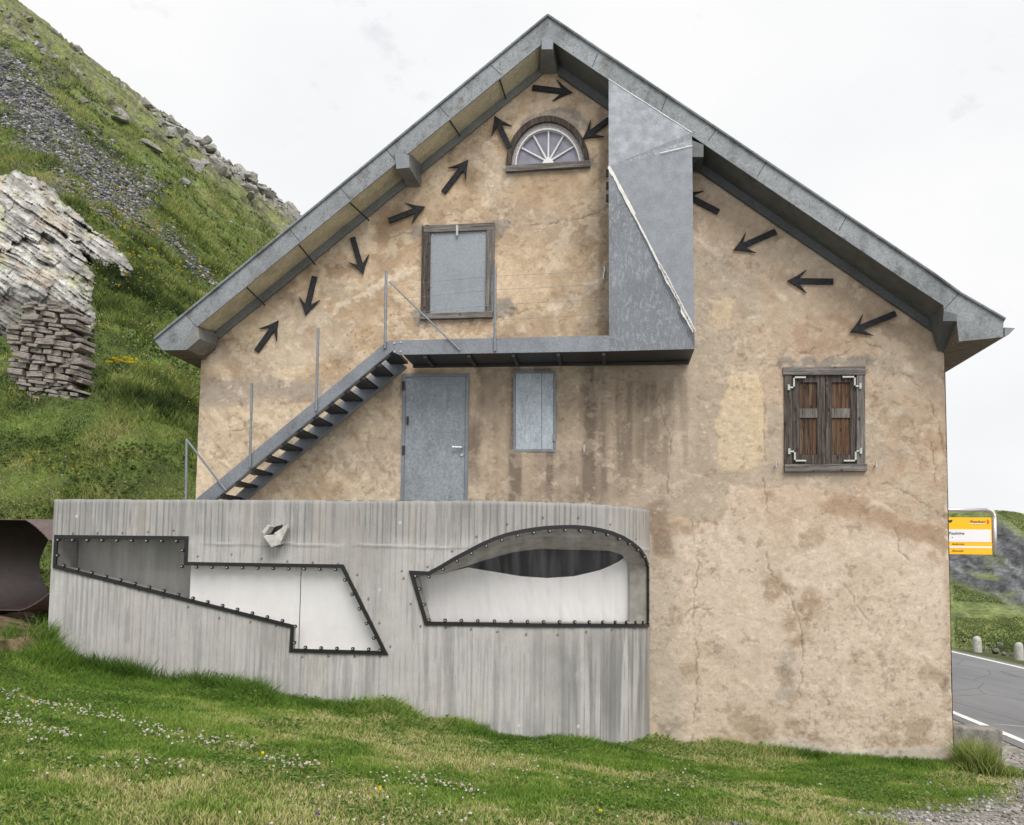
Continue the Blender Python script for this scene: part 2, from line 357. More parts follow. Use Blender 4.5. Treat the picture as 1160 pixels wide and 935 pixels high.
# relief
rel = (fbm(TX*.35, TY*.35, 6, 21, .55)-.5)*1.1*ss(14, 45, D_)+(fbm(TX*1.6, TY*1.6, 4, 23)-.5)*.30*ss(13, 18, D_)
_e = (TZ-2.7)/D_
rk = ss(.46, .60, fbm(TX*.09, TY*.09, 5, 31))          # rocky areas
ridge = ss(130, 200, D_)*ss(-.62, -.52, A_)
rockn = np.abs(fbm(TX*.25, TY*.25, 6, 41, .6)-.5)*2
rel = rel+HM*ridge*(ss(.05, .5, rockn)*3.0-1.)
rel = rel+HM*(1-ridge)*ss(40, 90, D_)*(ss(.5, .62, fbm(TX*.16, TY*.16, 5, 44, .6)))*1.3
TZ = TZ+HM*rel+RM*((fbm(TX*.12, TY*.12, 6, 51, .55)-.5)*2.2*ss(83, 100, D_)+(fbm(TX*.5, TY*.5, 4, 53)-.5)*.7*ss(60, 70, D_)*(1-ss(76, 78, D_)*ss(84, 81, D_)))
TZ = np.where(far, TZ-(D_-238)*1.2*HM, TZ)
# albedo
def grad(f, stops):
    ps = [s[0] for s in stops]; return np.stack([np.interp(f, ps, [s[1][k] for s in stops]) for k in range(3)], -1)
n1 = fbm(TX*.5, TY*.5, 5, 61); n2 = fbm(TX*.06, TY*.1, 4, 62); n3 = fbm(TX*2.2, TY*2.2, 3, 63)
hillc = grad(np.clip(n1*.5+n2*.5+(n3-.5)*.35, 0, 1), [(.25, (.040, .050, .020)), (.42, (.068, .088, .028)), (.55, (.085, .125, .030)), (.68, (.125, .175, .040)), (.8, (.14, .14, .06))])
farf = ss(40, 110, D_)[..., None]
hillc = hillc*(1-farf)+farf*grad(np.clip(.5+1.5*(n1*.45+n2*.35+n3*.3+.0-.55), 0, 1), [(.3, (.06, .062, .038)), (.42, (.125, .125, .058)), (.54, (.145, .172, .062)), (.66, (.175, .205, .07)), (.8, (.19, .165, .10))])
pxT, pyT = proj(np.stack([TX, TY, TZ], -1).reshape(-1, 3)); pxT = pxT.reshape(TX.shape); pyT = pyT.reshape(TX.shape)
wob = (fbm(TX*.12, TY*.12, 5, 70)-.5)
# scree tongue runs down the hillside, found on the ground along its middle line
sA, sD = pxT+wob*90, pyT+(fbm(TX*.3, TY*.3, 4, 71)-.5)*50
sm = ss(42, 18, segdist(sA, sD, [(-30, 70), (30, 115), (75, 165), (120, 205), (150, 228)]))*ss(.36, .5, fbm(TX*.8, TY*.8, 4, 72))*HM
sm2 = ss(16, 6, segdist(sA, sD, [(130, 230), (200, 275), (240, 320)]))*.7*HM*ss(.42, .56, fbm(TX*1.2, TY*1.2, 3, 73))
screec = grad(fbm(TX*2.5, TY*2.5, 4, 75), [(.3, (.04, .04, .045)), (.5, (.105, .104, .112)), (.7, (.22, .216, .225))])
sm = np.clip(sm+sm2, 0, 1)[..., None]; hillc = hillc*(1-sm)+sm*screec
# bare rock bits
rb = (HM*ss(.53, .60, fbm(TX*.22, TY*.22, 6, 81, .62))*ss(45, 110, D_)*(.25+.75*ss(.5, .58, fbm(TX*.05, TY*.05, 3, 82))))
rb = np.clip(rb+HM*ridge*ss(.16, .45, rockn)*ss(-.2, .05, fbm(TX*.02, TY*.02, 3, 83)-.35)*1.2, 0, 1)[..., None]
rockc = grad(fbm(TX*.9, TY*.9, 5, 84, .6), [(.3, (.075, .07, .065)), (.5, (.20, .19, .18)), (.7, (.34, .325, .31))])
hillc = hillc*(1-rb)+rb*rockc
# far right hill
ms = np.clip(ss(30, 8, segdist(pxT+wob*40, pyT+wob*30, [(1085, 640), (1130, 655), (1200, 690)]))+ss(26, 10, segdist(pxT+wob*30, pyT+wob*40, [(1095, 600), (1122, 600), (1165, 632)])), 0, 1)
ms = (ms*ss(.30, .46, fbm(TX*.25, TY*.25, 4, 91))*ss(80, 84, D_))[..., None]
rhc = grad(np.clip(.5*fbm((pxT*.8+pyT*.6)/18, (-pxT*.6+pyT*.8)/4, 4, 94)+.5*n1, 0, 1), [(.3, (.085, .105, .042)), (.5, (.14, .175, .062)), (.7, (.20, .225, .09))])
rl = pxT*.80+pyT*.60; rs_ = -pxT*.60+pyT*.80; rsc = grad(.6*fbm(rl/22, rs_/4.5, 4, 92, .6)+.4*fbm(TX*1.6, TY*1.6, 4, 93, .6), [(.3, (.03, .03, .034)), (.5, (.085, .087, .094)), (.7, (.19, .195, .205))])
rhc = rhc*(1-ms)+ms*rsc
# lawn soil and gravel
gs = ((TX-2.15)*3.8-(TY+4.6)*3.25)/5+(fbm(TX*1.1, TY*1.1, 4, 95)-.5)*1.6
GR = ss(-.25, .35, gs)*ss(.6, -.6, TY-1.5)
GR = np.maximum(GR, ss(4.95, 5.3, TX)*ss(13, 12, TX))
lawnc = grad(fbm(TX*1.5, TY*1.5, 4, 96), [(.3, (.045, .06, .018)), (.7, (.09, .10, .035))])
grc = grad(fbm(TX*9, TY*9, 3, 97), [(.3, (.19, .175, .155)), (.7, (.36, .34, .31))])
soil = np.clip(polymask(pxT+wob*12, pyT+wob*12, [(-60, 700), (40, 688), (56, 715), (50, 742), (20, 742), (-60, 728)], 5)*(np.abs(TY+1) < 2.2), 0, 1)[..., None]
lawnc = lawnc*(1-soil)+soil*grad(fbm(TX*7, TY*7, 4, 98), [(.3, (.05, .034, .022)), (.7, (.19, .135, .085))])
lawnc = lawnc*(1-GR[..., None])+GR[..., None]*grc
tcol = lawnc*(1-HM[..., None])+HM[..., None]*hillc; tcol = tcol*(1-RM[..., None])+RM[..., None]*rhc
nr, nc = TX.shape; idx = np.arange(nr*nc).reshape(nr, nc)
Q = np.stack([idx[:-1, :-1], idx[:-1, 1:], idx[1:, 1:], idx[1:, :-1]], -1).reshape(-1, 4)
TV = np.stack([TX, TY, TZ], -1).reshape(-1, 3); TC = tcol.reshape(-1, 3)
fh = HM.reshape(-1)[Q].mean(1) > .5; fr_ = (RM.reshape(-1)[Q].mean(1) > .5) & ~fh
# open the lawn under house and annex is hidden, so it stays one sheet
def submesh(name, sel, mat, label, cat, kind):
    q = Q[sel]; u, inv = np.unique(q, return_inverse=True)
    me = fast_mesh(name, TV[u], inv.reshape(-1, 4), None, TC[u], True); o = link(name, me, None, [mat]); return tag(o, label, cat, None, kind)
submesh('ground', ~fh & ~fr_, M['lawn'], 'short green lawn and grey gravel sloping down before the house', 'ground', 'structure')
submesh('hillside', fh, M['hill'], 'steep green alpine hillside with scree rising left behind the house', 'hillside', 'structure')
submesh('far_hill', fr_, M['hill'], 'distant grass and grey scree hill beyond the road', 'hill', 'structure')
def tz(x, y):                                # height of the finished relief by bilinear look-up
    x = np.asarray(x, float); y = np.asarray(y, float); d = y+13.; a = x/d
    i = np.clip(np.interp(d, d1, np.arange(nr)), 0, nr-1.001); j = np.clip(np.interp(a, a1, np.arange(nc)), 0, nc-1.001)
    i0 = i.astype(int); j0 = j.astype(int); fi = i-i0; fj = j-j0
    f = lambda Z: (Z[i0, j0]*(1-fj)+Z[i0, j0+1]*fj)*(1-fi)+(Z[i0+1, j0]*(1-fj)+Z[i0+1, j0+1]*fj)*fi
    return f(TZ)
def thit(px, py, t0=11.):
    d = ray(px, py); t = t0
    while t < 235:
        p = C+d*t
        if p[2] < float(tz(p[0], p[1])): break
        t += .02+t*.002
    return C+d*t if t < 234 else C+d*400

# ------------------------------------------------------------------ HOUSE
house = empty('house', (-.85, 0, 0))
tag(house, 'old plastered gable house with black arrows under its grey metal roof edge', 'house')
# outline of the gable front in the wall plane
WL = P2(228, 405, 0)[0]; WR = P2(1071, 420, 0)[0]; WR2 = P2(1081, 865, 0)[0]; WL2 = P2(222, 560, 0)[0]
topx = [WL-.1]+[P2(*p, 0)[0] for p in [(248, 376), (615, 72), (632, 72), (1064, 366)]]+[WR+.1]
topz = [P2(236, 385, 0)[1]]+[P2(*p, 0)[1] for p in [(248, 376), (615, 72), (632, 72), (1064, 366)]]+[P2(1066, 372, 0)[1]]
st = .0165
xs = np.arange(WL, WR+.001, st); zs = np.arange(-.5, 10.5, st)
X, Z = np.meshgrid(xs, zs); px, py = proj(np.stack([X, 0*X, Z], -1).reshape(-1, 3)); px = px.reshape(X.shape); py = py.reshape(X.shape)
w1 = (fbm(X*1.3, Z*1.3, 5, 101)-.5)*46; w2 = (fbm(X*1.3, Z*1.3, 5, 111)-.5)*46
w3 = (fbm(X*6, Z*6, 4, 121)-.5)*16; w4 = (fbm(X*6, Z*6, 4, 131)-.5)*16
qx, qy = px+w1+w3, py+w2+w4; rx, ry = px+w3, py+w4
L3 = lambda *a: lin(*a)
K = np.zeros(X.shape+(3,)); H = np.zeros(X.shape)
def lay(mask, c, a=1., h=0.):
    global K, H
    m = np.clip(mask*a, 0, 1)[..., None]; K = K*(1-m)+m*np.asarray(c); H = H+h*mask
nA = fbm(X*.8, Z*.8, 5, 141); nB = fbm(X*2.6, Z*2.6, 5, 151, .6); nC = fbm(X*.45, Z*1.6, 5, 161)
def PC(r, g, b):
    c = lin(r, g, b); l = c@np.array([.3, .59, .11]); return (c*.73+l*.27)*.91
K = grad(nA, [(.25, PC(176, 146, 112)), (.45, PC(196, 166, 132)), (.6, PC(206, 180, 148)), (.8, PC(196, 170, 140))])
# upper part: more ochre with brown clouds
up = ss(470, 400, qy)*ss(800, 700, qx)
lay(up, PC(206, 174, 130), .75)
lay(up*ss(.5, .62, nB), PC(172, 140, 102), .5, -.002); lay(up*ss(.47, .36, nB), PC(222, 194, 154), .55)
lay(up*ss(.54, .66, fbm(X*1.1, Z*1.1, 5, 171)), PC(168, 136, 100), .4)
upr = ss(780, 800, qx)*ss(430, 330, qy-.55*(px-800)); lay(upr, PC(200, 176, 146), .6); lay(upr*ss(.52, .66, nB), PC(170, 146, 116), .4)
# pale rough render beside the stair
pst = polymask(qx, qy, [(215, 455), (455, 450), (455, 575), (210, 575)], 8); lay(pst, PC(220, 196, 158), .75, .002)
diag = vn((X+Z*.8)*9, (Z-X*.6)*1.6, 7); lay(pst*ss(.62, .8, diag), PC(180, 150, 114), .45, -.002)
lay(polymask(qx, qy, [(225, 380), (450, 360), (450, 430), (225, 432)], 8)*ss(.45, .6, nB), PC(172, 140, 100), .5)
lay(polymask(rx, ry, [(222, 431), (300, 428), (400, 436), (478, 430), (478, 452), (380, 452), (300, 455), (222, 462)], 5), PC(168, 152, 134), .85, .0015)
lay(polymask(qx, qy, [(300, 485), (458, 440), (458, 575), (290, 575)], 12)*ss(.42, .6, nB), PC(152, 124, 88), .5)
# sloping bare streaks of an older roof line
for P_, w in (([(782, 262), (830, 300), (900, 350), (985, 395), (1075, 442)], 9), ([(590, 372), (640, 340), (690, 318)], 9), ([(335, 375), (420, 330), (500, 285)], 7)):
    m = ss(w, w*.3, segdist(px+w3*1.3, py+w4*1.3, P_))*ss(.40, .55, nB); lay(m, PC(226, 206, 176), .8, .003)
lay(ss(26, 8, segdist(qx, qy, [(560, 252), (640, 262), (690, 250)])), PC(172, 150, 126), .5)
e1 = fbm(X*2.1, Z*2.1, 7, 261, .62); e2 = fbm(X*3.7+5, Z*3.7, 7, 271, .64); e3 = fbm(X*1.2+9, Z*1.5, 7, 281, .62); e4 = fbm(X*8, Z*8, 5, 291, .65)
lay(ss(.565, .578, e1), PC(178, 148, 112), .26, .0006); lay(ss(.575, .586, e2), PC(224, 202, 168), .30, .0012); lay(ss(.42, .408, e2), PC(166, 138, 106), .22, -.0006); lay(ss(.572, .582, e3), PC(186, 168, 144), .35, .0008)
# grey-brown render
grey = polymask(qx, qy, [(528, 415), (700, 415), (790, 300), (830, 280), (900, 370), (1080, 430), (1085, 590), (1035, 590), (985, 560), (940, 545), (860, 535), (832, 545), (815, 575), (770, 585), (735, 600), (735, 640), (528, 640)], 3)
lay(grey, PC(186, 166, 140), .92, .001); lay(grey*ss(.5, .62, nB), PC(168, 146, 118), .4); lay(grey*ss(.46, .36, nA), PC(188, 168, 142), .5)
lay(grey*ss(.5, .58, fbm(X*1.5, Z*1.5, 4, 181))*ss(800, 840, qx), PC(198, 164, 128), .5)
band = polymask(qx, py, [(535, 410), (730, 410), (725, 540), (690, 575), (535, 575)], 14)
lay(band, PC(148, 128, 104), .68)
strk = fbm(X*5.5, Z*.35, 4, 191); lay(band*ss(.48, .64, strk), PC(112, 95, 78), .68); lay(band*ss(.46, .34, strk), PC(184, 160, 130), .55)
strk2 = ss(.5, .64, fbm(X*3.4, Z*.25, 4, 196))*ss(420, 440, py)*ss(600, 500, py)*ss(640, 700, px)*ss(830, 740, px); lay(strk2, PC(116, 98, 80), .6)
lay(polymask(rx, ry, [(813, 470), (825, 430), (838, 420), (860, 428), (868, 470), (866, 522), (845, 535), (812, 528)], 3), PC(216, 188, 142), .85, .004)
lay(polymask(rx, ry, [(802, 345), (828, 338), (825, 372), (812, 380)], 3), PC(214, 186, 140), .8, .003)
lay(polymask(rx, ry, [(900, 362), (950, 352), (1000, 390), (985, 405), (902, 402)], 5), PC(176, 140, 104), .6)
lay(polymask(qx, qy, [(985, 440), (1075, 445), (1075, 590), (1010, 545), (990, 470)], 8)*ss(.44, .56, nB), PC(172, 136, 98), .5)
# big pale lower field
low = polymask(qx, qy, [(738, 610), (768, 592), (815, 580), (832, 548), (862, 538), (950, 548), (1000, 570), (1045, 596), (1100, 610), (1100, 900), (738, 900)], 2.5)
lay(low, PC(215, 191, 166), .95, .0025); lay(low*ss(.45, .65, nA), PC(214, 192, 164), .6); lay(low*ss(.5, .64, nB), PC(198, 172, 142), .45)
edge = ss(34, 4, segdist(qx, qy+0, [(738, 625), (768, 607), (815, 595), (836, 563), (862, 553), (950, 563), (1000, 585), (1045, 611), (1085, 622)]))
lay(low*edge*ss(.42, .58, nB), PC(166, 130, 92), .75); lay(low*ss(70, 20, np.hypot((qx-900)*.6, (qy-560)))*.8, PC(186, 152, 114), .5)
lay(ss(24, 5, segdist(qx, qy, [(875, 670), (905, 690), (895, 740), (905, 790)]))*ss(.40, .55, nB), PC(168, 136, 100), .8)
lay(ss(12, 4, segdist(rx, ry, [(893, 745), (890, 790)])), PC(178, 166, 148), .7)
for cx_, cy_, r_ in ((1058, 762, 14), (1073, 775, 8), (862, 832, 20), (845, 822, 16), (905, 825, 13), (925, 838, 10), (780, 758, 8), (1040, 835, 18), (1000, 840, 14), (770, 698, 9), (920, 610, 12), (1010, 815, 9), (945, 770, 8), (885, 770, 9)):
    lay(ss(r_+3, r_-4, np.hypot(px-cx_+w3*1.6+w1*.5, py-cy_+w4*1.6+w2*.5)), PC(166, 136, 102), .6)
lay(polymask(rx, ry, [(1066, 785), (1074, 765), (1084, 770), (1084, 800)], 3), PC(118, 104, 88), .8)
lay(ss(836, 846, qy+.0*px)*ss(.35, .5, nB)*ss(740, 760, px), PC(176, 146, 112), .75)
lay(polymask(rx, ry, [(862, 842), (880, 836), (930, 842), (985, 850), (1040, 846), (1088, 838), (1088, 880), (862, 880)], 4), PC(198, 186, 168), .85, .004)
lay(ss(30, 8, np.abs(qx-752))*ss(590, 620, py), PC(184, 168, 146), .7); lay(polymask(qx, qy, [(738, 800), (775, 790), (780, 850), (738, 850)], 6)*ss(.42, .56, nB), PC(136, 120, 100), .6)
lay(ss(16, 4, segdist(qx, qy, [(744, 585), (752, 620)])), PC(132, 108, 84), .7)
# grey repairs
for P_ in ([(592, 140), (598, 128), (655, 124), (660, 135), (668, 150), (590, 160)], [(566, 186), (575, 182), (672, 178), (676, 192), (570, 198)], [(462, 258), (480, 250), (480, 266), (470, 270)], [(558, 250), (575, 246), (580, 258), (570, 270), (560, 266)],
           [(562, 338), (580, 336), (584, 350), (572, 366), (560, 362)], [(464, 352), (478, 348), (486, 366), (470, 368)], [(858, 180), (858, 180.5), (859, 181)], [(880, 405), (990, 405), (990, 415), (880, 415)]):
    lay(polymask(rx, ry, P_, 2), PC(150, 138, 124), .9, .003)
lay(ss(9, 3, np.abs(px-684+w3*.3))*ss(400, 380, py), PC(146, 124, 98), .7)
# damp clouds below the left roof edge
for cx_, cy_, r_ in ((340, 330, 34), (375, 310, 20), (450, 255, 26), (428, 262, 16), (885, 300, 24), (1000, 362, 20), (540, 200, 18)):
    lay(ss(r_+8, r_-10, np.hypot(px-cx_+w1, py-cy_+w2))*ss(.35, .6, nB), PC(140, 110, 76), .55)
# reddish specks
spk = (_h(np.floor(X*40), np.floor(Z*40), 5) > .985)*polymask(qx, qy, [(330, 360), (450, 350), (450, 425), (330, 425)], 20); lay(spk, PC(150, 80, 50), .7)
lay(ss(.575, .588, e2)*(1-low*.6), PC(218, 196, 164), .22, .0008); lay(ss(.572, .585, e3)*(1-low*.8), PC(184, 166, 142), .22); lay(ss(.655, .67, e4)*ss(.47, .58, e1), PC(130, 108, 84), .4, -.0012); lay(ss(.34, .325, e4)*ss(.47, .58, e3), PC(228, 210, 182), .35, .0006)
lay(low*ss(.56, .575, e1)*ss(.45, .6, nA), PC(196, 170, 138), .28)
# cracks
crk = [[(783, 862), (788, 800), (791, 760), (786, 700), (790, 640), (782, 590)], [(982, 540), (987, 565), (1000, 575), (1015, 600), (1018, 625), (1033, 640)], [(1055, 500), (1060, 545), (1068, 565), (1070, 590)], [(865, 540), (870, 580), (868, 640), (890, 670), (905, 700), (910, 745), (905, 790)],
       [(862, 430), (866, 470), (867, 525)], [(905, 400), (930, 395), (955, 402), (975, 385), (1010, 400)], [(782, 690), (812, 690)], [(945, 640), (980, 700), (1000, 690)], [(570, 345), (590, 355), (620, 340)], [(990, 545), (1030, 560), (1075, 590)], [(600, 365), (615, 380)], [(470, 262), (440, 268)], [(1020, 420), (1045, 440), (1060, 470), (1070, 520)], [(740, 430), (760, 500), (755, 560)], [(690, 235), (655, 250), (600, 255)], [(265, 470), (258, 475), (262, 486), (275, 488), (277, 476), (265, 470)], [(582, 548), (578, 555), (590, 558), (590, 550), (582, 548)]]
for P_ in crk:
    jag = (fbm(X*9, Z*9, 4, 201)-.5)*9; jag2 = (fbm(X*9, Z*9, 4, 211)-.5)*9
    d_ = segdist(px+jag, py+jag2, P_); lay(ss(1.1, .35, d_)*ss(.34, .56, fbm(X*4, Z*4, 3, 215)), PC(98, 80, 62), .5, -.003)
lay(ss(11, 2, 1076-px+w3*.8)*ss(430, 470, py), PC(170, 140, 104), .5); lay(ss(7, 2, 1079-px+w3*1.3)*ss(.45, .6, nB), PC(210, 196, 172), .8, -.006)
fn = fbm(X*16, Z*16, 3, 241, .7); K = K*(.84+.32*fn)[..., None]; K = K*(1-.22*ss(.34, .26, fbm(X*22, Z*22, 2, 251))*ss(.42, .6, fbm(X*.9, Z*.9, 3, 252)))[..., None]
inside = (Z < np.interp(X, topx, topz))
xl = np.interp(Z, [P2(222, 560, 0)[1], P2(228, 405, 0)[1]], [WL, WL]); 
ok = inside.copy()
holes = [rpx(482, 556, 256, 358), rpx(892, 977, 419, 530), rpx(459, 528, 428, 640), rpx(585, 626, 424, 508)]
def arch(rx_, ry_, n=24, cx_=620.5, cy_=187, a0=0, a1_=180):
    return [(cx_+rx_*math.cos(math.radians(a0+(a1_-a0)*i/n)), cy_-ry_*math.sin(math.radians(a0+(a1_-a0)*i/n))) for i in range(n+1)]
for h_ in holes: ok &= ~inpoly(px, py, h_)
ok &= ~inpoly(px, py, arch(43, 51))
rel_f = H*2.6+(fbm(X*3.5, Z*3.5, 4, 226, .6)-.5)*.008+(fbm(X*1.2, Z*1.2, 4, 221)-.5)*.03+(fbm(X*9, Z*9, 4, 231, .6)-.5)*.006
V = np.stack([X, -rel_f, Z], -1).reshape(-1, 3); idx = np.arange(X.size).reshape(X.shape)
qs = np.stack([idx[:-1, :-1], idx[:-1, 1:], idx[1:, 1:], idx[1:, :-1]], -1).reshape(-1, 4); qs = qs[ok.reshape(-1)[qs].all(1)]
nV = len(V); y1 = 12.
zl, zr, za = topz[1]-.2, topz[-2]-.2, max(topz)-.1
ex = np.array([(WL, .004, -.5), (WL, y1, -.5), (WL, y1, zl), (WL, .004, zl), (WR, .004, -.5), (WR, y1, -.5), (WR, y1, zr), (WR, .004, zr), (topx[2], y1, za), (topx[2], y1, -.5)], float)
qs = np.concatenate([qs, nV+np.array([(1, 0, 3, 2), (4, 5, 6, 7), (1, 2, 8, 9), (9, 8, 6, 5)])])
me = fast_mesh('wall', np.concatenate([V, ex]), qs, None, np.concatenate([K.reshape(-1, 3), np.tile(PC(196, 170, 140), (10, 1))]), True)
link('wall', me, house, [M['plaster']])

# roof, fascia, soffits
YF = -.62
fl = [(174.5, 385), (184, 397), (211, 396.5), (223.5, 384), (222.6, 371), (447, 186.8), (617, 47.5), (620.5, 17.5)]
fr = [(620.5, 17.5), (617, 47.5), (627, 48), (1020, 314), (1068.7, 346), (1070, 356), (1083, 357), (1086.5, 387), (1136.7, 382), (1136.7, 366), (1139, 362), (1088, 332.5), (1057, 310)]
R_ = MB(); pl = pp(fl, YF); pr = pp(fr, YF)
up9 = lambda P_: pp([(a, b-(11 if (a, b) in ((222.6, 371), (447, 186.8), (617, 47.5), (627, 48), (1020, 314), (1068.7, 346)) else 0)) for a, b in P_], YF); R_.prism(up9(fl), YF+.025, y1+.5); R_.prism(up9(fr), YF+.025, y1+.5); R_.build('roof', M['eave'], house)
def joints(mb, js):
    for a, b in js:
        A = at(*a, YF); B = at(*b, YF); mb.tube(A+np.array([0, .004, 0]), B+np.array([0, .004, 0]), .007, 6, None, 1)
f_ = MB(); f_.prism(pl, YF, YF+.02); joints(f_, [((437, 169), (450, 184)), ((498, 121), (509, 133)), ((556, 74), (568, 85)), ((328, 260), (340, 274)), ((211, 357), (223, 371)), ((385, 212), (397, 226))]); f_.build('fascia', [M['fascia'], M['dark']], house)
f_ = MB(); f_.prism(pr, YF, YF+.02); joints(f_, [((677, 61), (671, 76)), ((755, 110), (748, 129)), ((812, 146), (802, 160)), ((868, 184), (858, 200)), ((960, 244), (950, 262)), ((1086, 333), (1070, 350))]); f_.build('fascia', [M['fascia'], M['dark']], house)
# thin folded cap along the roof edge
cp = MB(); cp.tube(at(174.5, 384, YF-.02), at(620.5, 17, YF-.02), .018, 6); [cp.tube(at(*a, YF-.02), at(*b, YF-.02), .018, 6) for a, b in zip([(620.5, 17), (1057, 309.5), (1088, 332)], [(1057, 309.5), (1088, 332), (1139, 361.5)])]; cp.build('roof_edge_cap', M['fascia'], house)
s_ = MB(); YB = -.06
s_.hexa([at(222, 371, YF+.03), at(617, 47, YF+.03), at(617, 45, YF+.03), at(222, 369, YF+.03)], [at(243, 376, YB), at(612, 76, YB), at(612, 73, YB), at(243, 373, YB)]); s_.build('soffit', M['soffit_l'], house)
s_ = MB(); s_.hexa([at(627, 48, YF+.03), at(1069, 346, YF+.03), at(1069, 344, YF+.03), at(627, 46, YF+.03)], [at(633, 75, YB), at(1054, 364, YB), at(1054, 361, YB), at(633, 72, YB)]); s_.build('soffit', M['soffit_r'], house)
for a, b in [((280, 325.5), (300, 345)), ((339, 277), (357, 299)), ((397, 229.5), (418, 249)), ((509, 135), (521, 153)), ((566, 89), (573, 111))]:
    A = at(*a, YF+.03)-np.array([0, 0, .012]); B = at(*b, YB-.02)-np.array([0, 0, .012]); MB().tube(A, B, .012, 6).build('soffit_seam', M['dark'], house)
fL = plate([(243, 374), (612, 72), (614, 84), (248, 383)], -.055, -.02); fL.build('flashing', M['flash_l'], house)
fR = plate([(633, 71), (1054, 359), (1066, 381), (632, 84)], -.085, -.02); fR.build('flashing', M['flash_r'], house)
hexpx([(447, 174), (463, 176), (464, 190), (449, 192)], YF-.012, [(462, 176), (477, 176), (477, 212), (462, 212)], -.05).build('purlin', M['flash_l'], house, .004)
hexpx([(613, 45), (627, 45), (626, 57), (613, 56)], YF-.012, [(608, 62), (634, 62), (632, 83), (611, 83)], -.05).build('purlin', M['flash_l'], house, .004)
hexpx([(781, 158), (797, 164), (797, 178), (781, 178)], YF-.012, [(776, 176), (792, 180), (793, 197), (777, 190)], -.05).build('purlin', M['flash_r'], house, .004)
hexpx([(217, 372), (224, 371), (226, 384), (212, 396)], YF-.008, [(236, 380), (247, 378), (246, 392), (231, 406)], -.05).build('purlin', M['flash_l'], house, .004)
hexpx([(1069, 352), (1084, 356), (1084, 364), (1068, 364)], YF-.012, [(1050, 358), (1074, 366), (1074, 399), (1062, 398)], -.05).build('purlin', M['flash_r'], house, .004)
plate([(613.5, 45), (626.5, 45), (626, 56), (614, 56)], YF-.03, YF-.013).build('purlin_cap', M['bay'], house, .003)
plate([(447, 174.5), (463, 176), (464, 190), (449, 191.5)], YF-.03, YF-.013).build('purlin_cap', M['bay'], house, .003)
plate([(1138, 371), (1150, 372), (1143, 379), (1138, 381)], YF+.04, y1+.4).build('gutter', M['steel'], house)

# metal bay at the end of the gangway
YP = -.8
b = MB(); A = at(689.5, 90, YF-.025); A2 = at(689.5, 188.5, YP-.07); A3 = at(690, 398, YP); B1 = at(783.8, 150.5, YF-.025); B2 = at(784, 165.5, YP); B3 = at(786.8, 376, YP-.05); B4 = at(786.8, 395.5, YP)
back = [np.array([p[0], -.02, p[2]]) for p in (A, A3, B4, B1)]
b.add([A, A2, B1], [(0, 1, 2)]); b.add([A2, at(783.9, 158, YP+.03), B1], [(0, 1, 2)], 1); b.add([A2, B2, at(783.9, 158, YP+.03)], [(0, 1, 2)], 1); b.add([A2, B3, B2], [(0, 1, 2)]); b.add([A2, A3, B4, B3], [(0, 1, 2, 3)], 1)
b.add([A, back[0], back[1], A3, A2], [(0, 1, 2, 3, 4)]); b.add([B1, B2, B3, B4, back[2], back[3]], [(0, 1, 2, 3, 4, 5)]); b.add([A3, back[1], back[2], B4], [(0, 1, 2, 3)], 2); b.add([A, B1, back[3], back[0]], [(0, 1, 2, 3)])
bay = b.build('metal_bay', [M['bay'], M['bay2'], M['dark']], house)
def ragged(a, b_, w, n=40, off=.006):
    mb = MB(); L = []; Rr = []
    dx = (b_-a); nrm = np.array([-dx[2], 0, dx[0]]); nrm /= np.linalg.norm(nrm)
    for i in range(n+1):
        p = a+dx*i/n; k = w*(.3+1.5*float(fbm(np.array([i*.23+w*99]), np.array([a[0]*7.]), 3, 33)[0])**2+.12*rnd.random()); L.append(p-nrm*k+np.array([0, -off, 0])); Rr.append(p+nrm*w*(.4+.5*float(fbm(np.array([i*.3+5.]), np.array([w*77]), 3, 34)[0]))+np.array([0, -off, 0]))
    mb.add(L+Rr, [(i, i+1, n+2+i, n+1+i) for i in range(n)]); return mb
ragged(A2, B3, .018).build('seam', M['seam'], bay)
ragged(A2+np.array([.01, 0, -.01]), A2+(B3-A2)*.3+np.array([.01, 0, 0]), .03).build('seam', M['seam'], bay)
ragged(A2+(B3-A2)*.6, B3, .035).build('seam', M['seam'], bay)
ragged(A+np.array([0, -.004, 0]), B1+np.array([0, -.004, 0]), .008).build('seam', M['seam'], bay)
ragged(A2+(B2-A2)*.62+np.array([0, -.02, 0]), B2+np.array([0, -.01, 0]), .009).build('seam', M['seam'], bay)
# windows, shutters, door
def win(name, label=None):
    o = empty(name, (0, 0, 0)); o.parent = house; o.matrix_parent_inverse = Matrix.Translation(-Vector(house.location)); return tag(o, label)
# sheet-metal covered window
w = win('window', 'window closed by a grey metal sheet in a wooden frame'); w.location = tuple(at(518, 357, 0))
plate([(478, 256), (487.5, 256), (486.5, 356), (476.5, 356)], -.045, .08).build('frame', M['woodd'], w, .006); plate([(551, 253), (560.5, 252.5), (559, 356), (549.5, 355)], -.045, .08).build('frame', M['woodg'], w, .006)
plate([(479.5, 255.5), (560, 252), (559.5, 260.5), (480, 263.5)], -.05, .08).build('lintel', M['woodgh'], w, .006); plate([(475.5, 355.5), (558, 352.5), (558, 359.5), (475, 362)], -.075, .05).build('sill', M['woodgh'], w, .006)
pn = plate([(487.5, 263), (551, 260), (549.8, 354), (486.5, 356)], -.012, .02).build('metal_sheet', M['panel'], w)
plate([(516.5, 255), (519, 255), (519, 267), (516.5, 267)], -.062, -.045).build('latch', M['bolt'], w)
for q in [(490, 267), (548, 264), (489, 297), (548, 295), (489, 325), (547, 323), (489, 352), (547, 350), (518, 351)]: p_ = at(*q, -.012); MB().tube(p_, p_-np.array([0, .008, 0]), .011, 6).build('rivet', M['bolt'], w)
